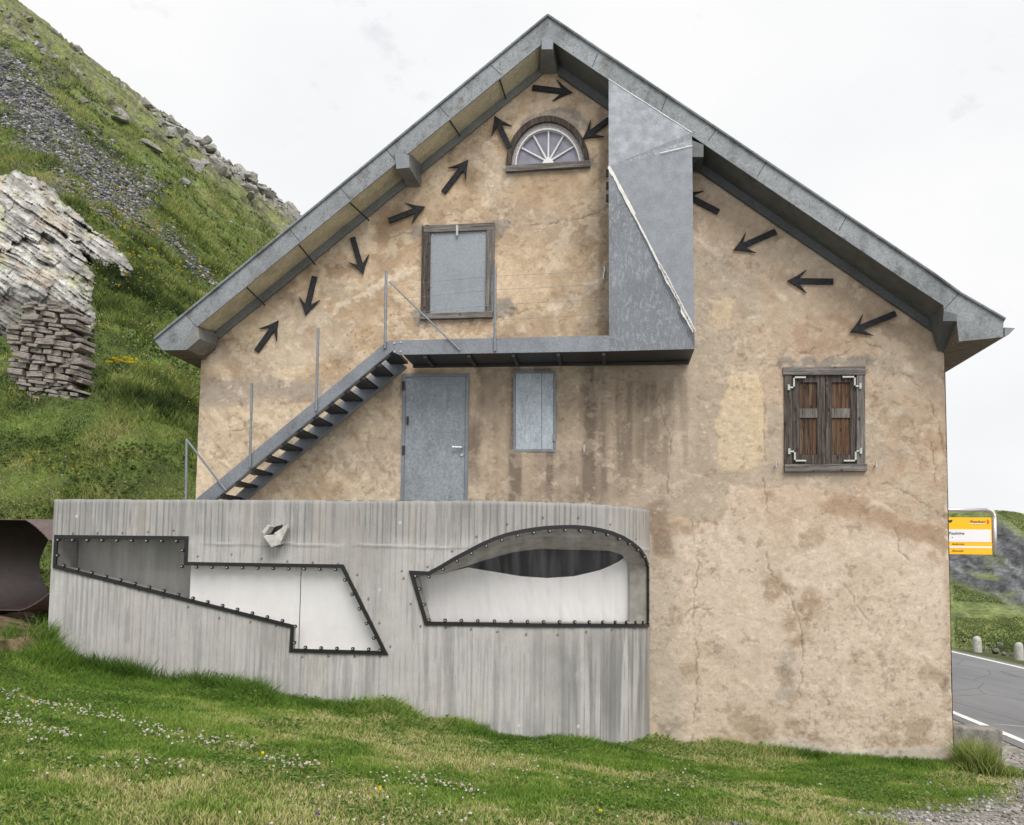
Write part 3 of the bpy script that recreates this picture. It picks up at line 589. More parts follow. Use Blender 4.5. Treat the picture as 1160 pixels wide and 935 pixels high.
# fanlight
w = win('fanlight', 'half round fan window with white glazing bars'); w.location = tuple(at(620, 190, 0))
def ring(o1, o2, y0, y1_, n=28):
    mb = MB(); O = pp(o1, y0); I = pp(o2, y0); k = len(O)
    mb.add([(p[0], y0, p[1]) for p in O]+[(p[0], y0, p[1]) for p in I]+[(p[0], y1_, p[1]) for p in O]+[(p[0], y1_, p[1]) for p in I],
           sum([[(i, i+1, k+i+1, k+i), (2*k+i, 3*k+i, 3*k+i+1, 2*k+i+1), (i, 2*k+i, 2*k+i+1, i+1), (k+i, k+i+1, 3*k+i+1, 3*k+i)] for i in range(k-1)], [])); return mb
ring(arch(47.5, 56), arch(41.5, 49.5), -.03, .12).build('frame', M['woodd'], w); ring(arch(41.8, 50, ), arch(36.6, 41.5), .03, .12).build('inner_frame', M['ring'], w)
ring(arch(36.7, 41.6), arch(35.7, 40.2), .015, .1).build('glazing_rim', M['spoke'], w)
plate(arch(36.5, 41.5), .09, .11).build('pane', M['fan'], w)
for q in [(591, 168), (604.5, 154), (621.5, 147.5), (639.5, 152), (653, 164.5)]:
    MB().tube(at(621, 184, .07), at(*q, .07), .017, 8, .014).build('glazing_bar', M['spoke'], w)
MB().prism(pp(arch(7, 7, 12, 621, 187), .04), .04, .09).build('glazing_hub', M['spoke'], w)
plate([(573, 187.5), (668, 181.5), (668.5, 188.5), (573, 194.5)], -.075, .1).build('sill', M['woodgh'], w, .006)
# wooden shutters
w = win('window', 'window with dark brown plank shutters and pale metal hinges'); w.location = tuple(at(935, 530, 0))
plate([(888, 424.5), (897.8, 424.5), (897.8, 526), (888.5, 526)], -.03, .1).build('frame', M['woodd'], w, .005); plate([(970.5, 424.5), (980, 424.5), (980.5, 526), (970.5, 526)], -.03, .1).build('frame', M['woodg'], w, .005)
plate([(887, 415.8), (981, 415), (981, 424.5), (887, 424.8)], -.045, .1).build('lintel', M['woodgh'], w, .005); plate([(889, 526), (982.5, 525.5), (982.5, 534), (889, 534.8)], -.07, .05).build('sill', M['woodgh'], w, .005)
def leaf(x0, x1, sa, sb):
    lf = MB()
    lf.prism(pp(rpx(x0, x0+sa, 424.5, 525.8), -.005), -.005, .04); lf.prism(pp(rpx(x1-sb, x1, 424.5, 525.8), -.005), -.005, .04)
    o = lf.build('shutter', M['woodd'], w, .004)
    for ya, yb, m_ in ((424.8, 433.4, 'woodd'), (462.8, 473.5, 'woodg'), (515.2, 525.6, 'woodd')):
        plate(rpx(x0+sa+.1, x1-sb-.1, ya, yb), -.002, .04).build('rail', M[m_], o, .003)
    for ya, yb in ((433.5, 462.7), (473.6, 515.1)):
        pk = MB(); n_ = 4; W_ = (x1-sb-x0-sa)/n_
        for i in range(n_): pk.prism(pp(rpx(x0+sa+W_*i+.15, x0+sa+W_*(i+1)-.15, ya, yb), .02), .02+.004*(i % 2), .045)
        pk.build('panel', M['woodw'], o, .002)
leaf(898, 935.2, 7.5, 9.5); leaf(935.6, 970.4, 6.5, 7)
for pts in ([(912, 427.5), (899.5, 427.5), (899.5, 439), (893.5, 439)], [(955.5, 427), (968.5, 427), (968.5, 437.5), (974.5, 437.5)], [(912.5, 522), (900.5, 522), (900.5, 511.5), (894, 511.5)], [(957, 522), (969.5, 522), (969.5, 511), (975, 511)]):
    hg = MB()
    for (xa, ya), (xb, yb) in zip(pts[:-1], pts[1:]):
        x0, x1 = min(xa, xb)-.85, max(xa, xb)+.85; y0, y1_ = min(ya, yb)-.85, max(ya, yb)+.85; hg.prism(pp(rpx(x0, x1, y0, y1_), -.048), -.048, -.006)
    q = at(pts[-1][0], pts[-1][1], -.05); hg.tube(q-np.array([0, 0, .04]), q+np.array([0, 0, .04]), .018, 8); hg.build('hinge', M['hinge'], w)
for q in ((878.5, 528), (991, 528)):
    p_ = at(*q, 0); MB().tube(p_+np.array([0, .02, 0]), p_-np.array([0, .09, 0]), .014, 8).tube(p_-np.array([0, .08, .03]), p_+np.array([0, -.08, .05]), .02, 6).build('shutter_catch', M['chrome'], house)
# small metal shutter
w = win('window', 'small window closed by a pale galvanized shutter under the gangway'); w.location = tuple(at(605, 510, 0))
fm = MB()
for r_ in ((581.5, 584, 420.5, 512), (626.8, 629.5, 420.5, 512), (584, 626.8, 420.5, 423), (584, 626.8, 509.5, 512)): fm.prism(pp(rpx(*r_), -.02), -.02, .05)
fm.build('frame', M['steel'], w); plate(rpx(584.3, 613.5, 423.3, 509.2), -.012, .01).build('shutter', M['shutter'], w); plate(rpx(614, 626.5, 423.3, 509.2), -.016, .01).build('shutter', M['shutter'], w)
for yy in (436, 496): plate(rpx(626, 629.5, yy-4, yy+4), -.04, -.021).build('hinge', M['steel'], w)
# door
w = win('door', 'grey galvanized metal door above the concrete wall'); w.location = tuple(at(493, 580, 0))
fm = MB(); fm.prism(pp([(456.2, 423.5), (459.8, 423.5), (456.5, 600), (453, 600)], -.03), -.03, .06); fm.prism(pp([(527.6, 423), (531.3, 423), (529, 600), (525.4, 600)], -.03), -.03, .06); fm.prism(pp([(459.9, 423.5), (527.5, 423), (527.5, 426.5), (459.8, 427)], -.03), -.03, .06); fm.build('frame', M['steel'], w)
plate([(460.2, 427.3), (527.3, 426.8), (525.2, 600), (456.8, 600)], -.012, .02).build('leaf', M['door'], w)
hd = MB(); q = at(523.5, 507.5, -.012); hd.tube(q, q-np.array([0, .07, 0]), .012, 8); hd.tube(q-np.array([-.01, .055, 0]), q-np.array([.14, .065, 0]), .013, 8); hd.build('handle', M['chrome'], w); MB().tube(q-np.array([0, .0, .11]), q-np.array([0, .02, .11]), .02, 8).build('lock', M['chrome'], w)
for yy in (437, 510): plate(rpx(455.3, 458.4, yy-5, yy+5), -.05, -.031).build('hinge', M['dark'], w)
plate(rpx(460.5, 462.2, 472, 481), -.05, -.013).build('lock_plate', M['black'], w)
# arrows painted on the plaster, slightly proud
arrows = [((290, 398), (315, 363)), ((356, 313), (345.5, 357)), ((399, 269), (411, 311)), ((440, 250), (481, 234)), ((502, 218), (530, 181)), ((577, 167), (560, 131)), ((603, 99), (648, 104.5)), ((690, 135), (660, 157)), ((814, 240), (772, 218)), ((879, 262), (831, 283)), ((944, 319), (892, 318)), ((1015, 355), (963, 376))]
for a, b_ in arrows:
    ya = -.045; a = at(*a, ya)[[0, 2]]; b_ = at(*b_, ya)[[0, 2]]; d = (b_-a)/np.linalg.norm(b_-a); n_ = np.array([-d[1], d[0]]); L = np.linalg.norm(b_-a); s = .042
    P_ = [a+n_*s, b_-d*.17+n_*s, b_-d*.275+n_*.175, b_-d*.12+n_*.066, b_, b_-d*.12-n_*.066, b_-d*.275-n_*.175, b_-d*.17-n_*s, a-n_*s]
    MB().prism(P_, ya, ya+.03).build('arrow', M['paint'], house)
# little wall fittings
for q in ((662, 508), (685, 307), (684, 314)):
    p_ = at(*q, 0); MB().tube(p_+np.array([0, .02, 0]), p_-np.array([0, .08, 0]), .015, 8).tube(p_-np.array([0, .07, -.04]), p_-np.array([.0, .07, .06]), .018, 8, .012).build('wall_hook', M['chrome'], house)
for yy in (192, 206, 220): plate(rpx(686.5, 690, yy, yy+8), -.5, -.46).build('bay_clip', M['black'], house)

# ------------------------------------------------------------------ STAIRCASE with gangway
stair = empty('metal_staircase', tuple(at(250, 563, YP)))
tag(stair, 'galvanized open metal staircase climbing to a gangway along the house front', 'staircase')
plate([(440, 386), (690, 380.2), (690, 398), (452, 402), (446, 399.5)], YP-.006, YP+.02).build('gangway_beam', M['steel'], stair)
zt = at(600, 399.5, YP)[2]; x0, x1 = at(456, 400, YP)[0], at(690, 399, YP)[0]
MB().box(x0, x1, YP+.021, -.03, zt, zt+.03).build('gangway_deck', M['dark'], stair)
MB().box(x0, at(786, 399, YP)[0]-.01, -.14, -.09, zt-.035, zt-.003).build('gangway_rail', M['dark'], stair)
for i in range(5): xx = x0+.3+(x1-x0-.4)*i/4; MB().box(xx, xx+.05, YP+.022, -.142, zt-.05, zt-.004).build('cross_beam', M['dark'], stair)
so = [(439, 386.5), (447, 396), (441, 400.5), (247, 563), (206, 597), (185, 597), (225, 563)]
plate(so, YP-.012, YP+.004).build('stringer', M['steel'], stair)
fg = MB(); A = at(441, 401, YP-.012); B = at(226, 581, YP-.012); fg.hexa([A, A+np.array([0, .1, 0]), B+np.array([0, .1, 0]), B], [A+np.array([0, 0, .012]), A+np.array([0, .1, .012]), B+np.array([0, .1, .012]), B+np.array([0, 0, .012])]); fg.build('stringer_flange', M['steel'], stair)
YI = -.12; si = [(446, 402), (461, 417), (281, 566), (240, 600), (214, 600), (262, 566)]
plate(si, YI-.01, YI+.006).build('stringer', M['steel'], stair)
A = at(461, 417, YI); B = at(248, 594, YI); fg = MB(); fg.hexa([A-np.array([0, .09, 0]), A, B, B-np.array([0, .09, 0])], [A+np.array([0, -.09, .012]), A+np.array([0, 0, .012]), B+np.array([0, 0, .012]), B+np.array([0, -.09, .012])]); fg.build('stringer_flange', M['steel'], stair)
T0 = at(441, 397, YP); T1 = at(251, 553, YP)
for i in range(15):
    f = i/10.6; p_ = T0+(T1-T0)*f
    MB().box(p_[0]-.16, p_[0]+.12, YP+.006, YI-.012, p_[2]-.045, p_[2]-.005).build('tread', M['dark'], stair, .003)
def post(a, b_, r=.02, name='railing_post', y=YP-.03): return MB().tube(at(*a, y), at(*b_, y), r, 8).build(name, M['steel'], stair)
post((437.5, 307), (436, 395)); post((360.5, 372), (358, 466)); post((285.5, 434.5), (283, 530)); post((211.5, 497), (210.5, 590)); post((561, 302), (560.5, 398))
post((212, 499), (256, 556), .017, 'brace'); post((441, 319), (521, 397), .012, 'brace')
for k, (ya, yb) in enumerate(((318, 302), (334, 317), (351, 334), (369, 351))):
    MB().tube(at(561, ya-.5*(ya-yb)+3, YP-.03), at(689, yb+5, YP-.03), .0024, 5).build('cable', M['steel'], stair)
    MB().tube(at(440, ya+6, YP-.03), at(561, ya-.5*(ya-yb)+3, YP-.03), .0022, 5).build('cable', M['steel'], stair)
for q in ((447, 389), (447, 398.5), (454, 388), (454, 398.5)): p_ = at(*q, YP-.006); MB().tube(p_, p_-np.array([0, .014, 0]), .017, 6).build('bolt', M['bolt'], stair)

# ------------------------------------------------------------------ CONCRETE ANNEX
annex = empty('concrete_annex', (-3.5, -.9, 1.2)); tag(annex, 'low curved board marked concrete building with two odd shaped windows before the house', 'building')
poly1 = [(64, 608), (212, 609.5), (211, 638.5), (388, 641.5), (437, 740), (330, 737), (331.5, 710), (62.5, 642)]
arc = [(486, 649.5), (500, 642), (515, 633), (530, 625), (545, 617), (560, 610.5), (575, 605.5), (590, 602), (605, 599.5), (620, 597.8), (635, 597), (650, 596.8), (665, 598), (680, 600.5), (693, 604), (705, 609), (715, 615), (724, 622.5), (730, 631), (733.6, 641)]
poly2 = [(466, 648.5)]+arc+[(733.6, 709), (608, 708.5), (483, 706.5)]
def upoly(P):
    out = []
    for i in range(len(P)):
        (xa, ya), (xb, yb) = P[i], P[(i+1) % len(P)]; n = max(1, int(math.hypot(xb-xa, yb-ya)/4))
        out += [chit(xa+(xb-xa)*k/n, ya+(yb-ya)*k/n) for k in range(n)]
    return np.array(out)
U1, U2 = upoly(poly1), upoly(poly2)
us = np.linspace(0, UL, int(UL/.0125)); zz = np.arange(-.6, ATOP+.001, .02); zz[-1] = ATOP
UU, ZZ = np.meshgrid(us, zz); xx, yy = plan_at(UU); pu, pv = proj(np.stack([xx, yy, ZZ], -1).reshape(-1, 3)); pu = pu.reshape(UU.shape); pv = pv.reshape(UU.shape)
CC = lambda r, g, b: lin(r*.975, g*.985, b*1.025, .96)
cb = fbm(UU*.9, ZZ*.9, 5, 301); wq = (fbm(UU*3, ZZ*3, 4, 305)-.5)*18
K = grad(cb, [(.3, CC(168, 164, 154)), (.5, CC(184, 180, 171)), (.7, CC(190, 186, 177))]); H = 0*UU
be = np.cumsum(np.random.default_rng(3).uniform(.055, .115, 200)); bi = np.searchsorted(be, UU); bd = np.abs(UU[..., None]-np.stack([be[np.clip(bi-1, 0, 199)], be[np.clip(bi, 0, 199)]], -1)).min(-1)
K = K*(.98+.035*_h(bi, 0*bi, 9))[..., None]
gro = ss(.014, .004, bd)*ss(.36, .55, fbm(UU*2.6, ZZ*1.5, 4, 371)); 
topb = ss(618, 604, pv+wq*.6); lay(topb, CC(160, 156, 148), .65)
tstr = ss(.5, .6, fbm(UU*17, ZZ*.2, 3, 311))*ss(.9, .2, (pv-563)/(45+60*vn(UU*8, 0*UU, 3))); lay(tstr, CC(132, 129, 122), .55)
lay(gro*(.40+.6*np.clip(ss(625, 605, pv)+ss(590, 690, pu)*ss(640, 720, pv), 0, 1)), CC(112, 110, 104), .75, -.003); lay(ss(.54, .62, fbm(UU*40, ZZ*1.6, 3, 375))*ss(.4, .6, fbm(UU*1.3, ZZ*.9, 3, 376)), CC(136, 134, 128), .45)
wash = ss(.55, .72, fbm(UU*1.4, ZZ*.25, 4, 321)); lay(wash*(1-topb), CC(196, 193, 186), .35)
lay(ss(.60, .72, fbm(UU*3.2, ZZ*.3, 4, 331)), CC(192, 180, 160), .18); lay(ss(.56, .66, fbm(UU*9, ZZ*.35, 4, 335))*ss(640, 720, pv), CC(140, 137, 130), .5)
dk = ss(90, 20, np.hypot((pu-695)*.8+wq, (pv-770)*.9+wq))*ss(.42, .58, fbm(UU*6, ZZ*.3, 3, 341)); lay(dk, CC(118, 117, 109), .7)
lay(ss(70, 20, np.hypot((pu-390)*1.2+wq*2, (pv-680)))*.6*ss(.4, .55, fbm(UU*5, ZZ*.3, 3, 345)), CC(138, 136, 130), .45)
jl = ss(1.5, .4, np.abs(pv-(613+.012*(pu-62))+wq*.25)); lay(jl*ss(.35, .5, fbm(UU*2, 0*UU, 2, 351)), CC(206, 202, 194), .6); lay(ss(2., .6, np.abs(pv-(616+.012*(pu-62))+wq*.25))*ss(.45, .6, fbm(UU*2, 0*UU+3, 2, 352)), CC(120, 117, 110), .5)
for pol in (U1, U2):
    for k in range(0, len(pol), 7):
        c = pol.mean(0); q = pol[k]; d = q-c; d = d/np.linalg.norm(d); q = q+d*.13; lay(ss(.022, .008, np.hypot(UU-q[0], ZZ-q[1])), CC(48, 46, 44), .9)
for q in ((87, 585), (453, 592), (430, 668), (588, 822), (655, 823), (590, 602)): h_ = chit(*q); lay(ss(.026, .014, np.hypot(UU-h_[0], ZZ-h_[1])), CC(205, 203, 202), .9)
lay(ss(2.5, .5, pv-563.5-(.0)*pu)*0, CC(200, 198, 190))
lay(ss(.06, .0, ATOP-ZZ), CC(200, 197, 190), .45); lay(ss(.15, 0, UL-UU), CC(176, 172, 164), .6)
ok = ~(inpoly(UU, ZZ, [tuple(p) for p in U1]) | inpoly(UU, ZZ, [tuple(p) for p in U2]))
K = K*(.93+.14*fbm(UU*9, ZZ*9, 4, 381, .65))[..., None]
rel_c = (fbm(UU*1.2, ZZ*.4, 4, 361)-.5)*.02+(_h(np.floor(UU/.085), 0*UU, 3)-.5)*.008
xo, yo = plan_at(UU, rel_c); V = np.stack([xo, yo, ZZ], -1).reshape(-1, 3); idx = np.arange(UU.size).reshape(UU.shape)
qs = np.stack([idx[:-1, :-1], idx[:-1, 1:], idx[1:, 1:], idx[1:, :-1]], -1).reshape(-1, 4); qs = qs[ok.reshape(-1)[qs].all(1)]
# parapet top, left end wall, inner faces as strips
def strip(P, Qp, base): n = len(P); return np.concatenate([P, Qp]), np.array([(base+i, base+i+1, base+n+i+1, base+n+i) for i in range(n-1)])
EX = []; EQ = []; EUV = []; base = len(V); TH = .24
uu = np.linspace(0, UL-.02, 120); a_, b2 = plan_at(uu, .0); c_, d_ = plan_at(uu, -TH); d_ = np.minimum(d_, -.012)
for (P, Qp, uvv) in ((np.stack([a_, b2, uu*0+ATOP], -1), np.stack([c_, d_, uu*0+ATOP], -1), 1), (np.stack([c_, d_, uu*0+ATOP], -1), np.stack([c_, d_, uu*0+3.2], -1), 2),
                   (np.array([(AX0, AY, ATOP), (AX0, .6, ATOP)]), np.array([(AX0, AY, -.6), (AX0, .6, -.6)]), 3), (np.array([(AX0, AY, ATOP+.0), (AX0, .6, ATOP)]), np.array([(AX0+TH, AY+TH, ATOP), (AX0+TH, .6, ATOP)]), 4)):
    v_, q_ = strip(P, Qp, base); EX.append(v_); EQ.append(q_); EUV.append(np.stack([v_[:, 0]+v_[:, 1]+20, v_[:, 2]], -1)); base += len(v_)
V2 = np.concatenate([V]+EX); q2 = np.concatenate([qs]+EQ); KC = np.concatenate([K.reshape(-1, 3), np.tile(CC(176, 172, 164), (len(V2)-len(V), 1))])
me = fast_mesh('wall', V2, q2, None, KC, True)
uvl = me.uv_layers.new(name='UVMap'); UVv = np.concatenate([np.stack([UU, ZZ], -1).reshape(-1, 2)]+EUV).astype(np.float32)
lv = np.zeros(len(me.loops), np.int32); me.loops.foreach_get('vertex_index', lv); uvl.data.foreach_set('uv', UVv[lv].ravel())
link('wall', me, annex, [M['concrete']])
def slab_plan(z0, z1, off, name):
    u_ = np.linspace(.1, UL-.45, 60); x_, y_ = plan_at(u_, -off); y_ = np.minimum(y_, -.05); n = len(x_); ring_ = list(zip(x_, y_))+[(x_[-1], -.03), (AX0+.1, -.03)]; k = len(ring_)
    MB().add([(a, b, z0) for a, b in ring_]+[(a, b, z1) for a, b in ring_], [tuple(range(k)), tuple(range(2*k-1, k-1, -1))]+[(i, (i+1) % k, k+(i+1) % k, k+i) for i in range(k)]).build(name, M['inner'], annex)
slab_plan(3.17, 3.27, .2, 'deck'); slab_plan(.9, 1., .2, 'floor')
MB().box(AX0+.05, -5.2, -1.22, -1.1, 1.0, 3.16).build('partition', M['inner'], annex); MB().box(-5.2, AX1-.15, -.12, -.04, 1.0, 3.16).build('back_wall', M['dark'], annex)  # near-black back wall: shade of the room put into its colour
def to_in(a, b):
    x = 474+(a-466)*(713-474)/(733.6-466); yi = np.interp(x, [474, 500, 545, 580, 610, 690, 705, 713], [653, 651, 636, 626, 622, 624, 629, 640]); f = np.clip((b-690)/12, 0, 1) if a > 500 else np.clip((b-652)/50, 0, 1)
    return x, yi+(max(b, yi)-yi)*1. if b > 650 else yi
def upoly2(P):
    out = []
    for i in range(len(P)):
        (xa, ya), (xb, yb) = P[i], P[(i+1) % len(P)]; n = max(1, int(math.hypot(xb-xa, yb-ya)/4))
        for k in range(n): q_ = to_in(xa+(xb-xa)*k/n, min(ya+(yb-ya)*k/n, 704.5)); out.append((*hit(*q_, CP-np.array([0, .07]), CU), 0))
    return np.array(out)
ca = np.array(at(462, 690, -1.40)[:2]); cbp = np.array(at(720, 690, -.30)[:2]); CP = np.stack([ca, cbp]); CU = np.array([0., 1.])
U2I = upoly2(poly2); U2I = np.stack([(CP[0, 0]+(CP[1, 0]-CP[0, 0])*U2I[:, 0]), (CP[0, 1]+(CP[1, 1]-CP[0, 1])*U2I[:, 0])-.07, U2I[:, 1]], -1)
def window_annex(pol, label, ctr, inner=None):
    w = empty('window', (0, 0, 0)); w.parent = annex; w.matrix_parent_inverse = Matrix.Translation(-Vector(annex.location)); tag(w, label); w.location = ctr
    n = len(pol); RD = .34
    def ofs(k):                              # mitred inward offset of the outline in (u, z)
        P = pol; prev = np.roll(P, 1, 0); nxt = np.roll(P, -1, 0); d1_ = P-prev; d2_ = nxt-P
        d1_ /= np.linalg.norm(d1_, axis=1)[:, None]+1e-9; d2_ /= np.linalg.norm(d2_, axis=1)[:, None]+1e-9
        ar = .5*np.sum(P[:, 0]*nxt[:, 1]-nxt[:, 0]*P[:, 1]); s = 1 if ar > 0 else -1
        n1_ = np.stack([-d1_[:, 1], d1_[:, 0]], -1)*s; n2_ = np.stack([-d2_[:, 1], d2_[:, 0]], -1)*s
        m = n1_+n2_; m /= (np.sum(m*m, 1)/2)[:, None]+1e-6; return P+m*k
    def lift(P, off): x_, y_ = plan_at(P[:, 0], off); return np.stack([x_, y_, P[:, 1]], -1)
    def band(Pa, oa, Pb, ob):
        A = lift(Pa, oa); B = lift(Pb, ob); return np.concatenate([A, B]), [(i, (i+1) % n, n+(i+1) % n, n+i) for i in range(n)]
    # reveal
    mb = MB(); Bv = lift(ofs(.0), -RD) if inner is None else inner; mb.add(np.concatenate([lift(ofs(-.012), .004), Bv]), [(i, (i+1) % n, n+(i+1) % n, n+i) for i in range(n)]); mb.build('reveal', M['reveal'], w)
    g = MB(); o1, o2 = ofs(-.022), ofs(.026)
    g.add(*band(o1, .022, o2, .022)); g.add(*band(o1, -.01, o1, .022)); g.add(*band(o2, .022, o2, -.005)); g.build('gasket', M['black'], w)
    # pane
    gu = np.arange(pol[:, 0].min()-.02, pol[:, 0].max()+.02, .02); gzz = np.arange(pol[:, 1].min()-.02, pol[:, 1].max()+.02, .02); g1, g2_ = np.meshgrid(gu, gzz)
    ins = inpoly(g1, g2_, [tuple(p) for p in ofs(-.008)]); gxx, gyy = plan_at(g1, .004); gi = np.arange(g1.size).reshape(g1.shape)
    gq = np.stack([gi[:-1, :-1], gi[:-1, 1:], gi[1:, 1:], gi[1:, :-1]], -1).reshape(-1, 4); gq = gq[ins.reshape(-1)[gq].all(1)]
    link('pane', fast_mesh('pane', np.stack([gxx, gyy, g2_], -1).reshape(-1, 3), gq, None, None, True), w, [M['glass']])
    # bolts
    Ib = ofs(.045); seg = np.concatenate([[0], np.cumsum(np.linalg.norm(np.diff(np.concatenate([Ib, Ib[:1]]), axis=0), axis=1))]); Ltot = seg[-1]; nb = int(Ltot/.21); bme = None
    cl = np.concatenate([Ib, Ib[:1]])
    for k in range(nb):
        s = Ltot*k/nb; q = np.array([[np.interp(s, seg, cl[:, 0]), np.interp(s, seg, cl[:, 1])]]); c0 = lift(q, .015)[0]; c1 = lift(q, .05)[0]; nn = (c1-c0)/np.linalg.norm(c1-c0)
        bb = MB().tube(c0, c0+nn*.02, .024, 10).tube(c0+nn*.0205, c0+nn*.034, .010, 8, None, 1); bb.build('bolt', [M['black'], M['bolt']], w)
    return w
w1_ = window_annex(U1, 'stepped angular window with white blind and dark left end', (-5, -1.75, 2.4)); w2_ = window_annex(U2, 'rounded fish shaped window with sagging white curtain', (-.8, -1.2, 2.4), U2I)
# cloths behind the glass
def cloth(name, xy, top, bot, ku, fold, parent, n=110, m=30):
    xy = np.array(xy, float); s = np.linspace(0, 1, n); L = np.concatenate([[0], np.cumsum(np.linalg.norm(np.diff(xy, axis=0), axis=1))]); L /= L[-1]
    X_ = np.interp(s, L, xy[:, 0]); Y_ = np.interp(s, L, xy[:, 1]); d = xy[-1]-xy[0]; d /= np.linalg.norm(d); nx, ny = d[1], -d[0]
    zt_ = np.interp(s, *zip(*top)); zb_ = np.interp(s, *zip(*bot)); t = np.linspace(0, 1, m)[:, None]
    f = fold*(fbm(s*ku, 0*s, 3, 401)[None]-.5)*(1-.3*t)+fold*.4*(fbm(s[None]*ku*1.5+t*2.2, t*2+0*s[None], 3, 411)-.5)
    V = np.stack([X_[None]+nx*f, Y_[None]+ny*f, zb_[None]+(zt_-zb_)[None]*t], -1).reshape(-1, 3); I = np.arange(n*m).reshape(m, n)
    return link(name, fast_mesh(name, V, np.stack([I[:-1, :-1], I[:-1, 1:], I[1:, 1:], I[1:, :-1]], -1).reshape(-1, 4), None, None, True), parent, [M['white']])
yc = -1.60; xa = at(215.5, 660, yc)[0]; xm = at(340, 690, yc)[0]; xb = at(450, 700, yc)[0]
cloth('curtain', [(xa, yc), (xm-.006, yc)], [(0, 3.15), (1, 3.15)], [(0, 1.1), (1, 1.1)], 5, .03, w1_); cloth('curtain', [(xm+.006, yc-.01), (xb, yc)], [(0, 3.15), (1, 3.15)], [(0, 1.1), (1, 1.1)], 4, .03, w1_)
tp = []
for q in ((463, 652), (472, 652), (500, 650), (530, 643), (560, 648), (590, 653), (620, 655), (650, 653), (680, 646), (700, 637), (713, 628), (719, 624)): h_ = hit(*q, CP, CU); tp.append((h_[0], h_[1]))
zb0 = hit(480, 716, CP, CU)[1]; zb1 = hit(710, 718, CP, CU)[1]
cloth('curtain', CP, tp, [(0, zb0-.2), (1, zb1-.2)], 22, .07, w2_, 200, 40)
# spout: small channel sticking out of the concrete
def cp3(px_, py_, off): h_ = chit(px_, py_); x_, y_ = plan_at(h_[0], off); return np.array([x_, y_, h_[1]])
sp = MB(); S = lambda a, b_, o: at(a, b_, AY-o)
def slab(pts_front, of, pts_back, ob): return sp.hexa([S(a, b_, of) for a, b_ in pts_front], [S(a, b_, ob) for a, b_ in pts_back])
slab([(295.5, 603), (303.5, 594.5), (306.5, 596), (299.5, 606)], .22, [(305, 602), (311, 596), (313, 597), (308, 605)], -.03)      # left cheek
slab([(310, 604.5), (325, 594.5), (326, 598), (317, 617)], .2, [(319, 602), (326.5, 594), (328, 598), (322, 614)], -.03)           # right cheek
slab([(297, 606.5), (311, 606), (318, 617), (307, 620.5)], .2, [(307, 606), (318, 606), (323, 615), (314, 619)], -.03)             # floor
sp.build('spout', M['pale_concrete'], annex, .008)
plate([(303, 599), (320, 594.5), (318, 603), (303, 606)], AY-.02, AY+.0).build('spout_mouth', M['black'], annex)

# ------------------------------------------------------------------ PIPE
pipe_c = at(12, 640, -.45); PR = .70
ns, nf = 420, 300; sx = np.linspace(pipe_c[0]-2.2, pipe_c[0]+1.9, ns); ph = np.linspace(0, 2*math.pi, nf)
SX, PH = np.meshgrid(sx, ph); PV = np.stack([SX, pipe_c[1]-PR*np.cos(PH)+(SX-pipe_c[0])*.12, pipe_c[2]+PR*np.sin(PH)], -1)
fpx, fpy = proj(PV.reshape(-1, 3)); fpx = fpx.reshape(SX.shape); fpy = fpy.reshape(SX.shape); front = np.cos(PH) > -.05
kf = ((fpy < 613) & (fpx > 18+37*np.clip((fpy-585)/27, 0, 1)**.62)) | ((fpy > 660) & (fpy > 694-22*np.clip((fpx-6)/49, 0, 1)**2.2) & (fpx < 56))
kb = np.where(fpy < 612, fpx < 90, np.where(fpy > 671, fpx < 56, fpx < 55-10*np.sin(np.pi*np.clip((fpy-612)/59, 0, 1))))
keep = np.where(front, kf, kb) & (SX < AX0+.12) & ((fpx > 14) | (((fpx-14)/60)**2+((fpy-640)/53.5)**2 < 1))
I = np.arange(SX.size).reshape(SX.shape); qs = np.stack([I[:-1, :-1], I[:-1, 1:], I[1:, 1:], I[1:, :-1]], -1).reshape(-1, 4); qs = qs[keep.reshape(-1)[qs].sum(1) >= 3]
po = link('pipe', fast_mesh('pipe', PV.reshape(-1, 3), qs, None, None, True), None, [M['corten'], M['corten_shaded']]); md = po.modifiers.new('thick', 'SOLIDIFY'); md.thickness = .014; md.material_offset = 1
tag(po, 'large rusty brown steel pipe with a cut open mouth beside the concrete wall', 'pipe')

# ------------------------------------------------------------------ ROCKS
import bmesh
def hull(pts, bev=.0):
    bm = bmesh.new()
    for p in pts: bm.verts.new(p)
    bmesh.ops.convex_hull(bm, input=bm.verts); bmesh.ops.delete(bm, geom=[v for v in bm.verts if not v.link_faces], context='VERTS')
    if bev: bmesh.ops.bevel(bm, geom=list(bm.edges), offset=bev, segments=1, affect='EDGES', clamp_overlap=True)
    V = [tuple(v.co) for v in bm.verts]; bm.verts.index_update(); Fc = [tuple(v.index for v in f.verts) for f in bm.faces]; bm.free(); return V, Fc
def rockpts(n, sx_, sy_, sz_, r=rnd):
    P = []
    for i in range(n):
        v = Vector((r.gauss(0, 1), r.gauss(0, 1), r.gauss(0, 1))).normalized()*(.75+.25*r.random()); m = max(abs(v.x), abs(v.y), abs(v.z)); v = v*(.6+.4/m*.8); P.append((v.x*sx_, v.y*sy_, v.z*sz_))
    return P
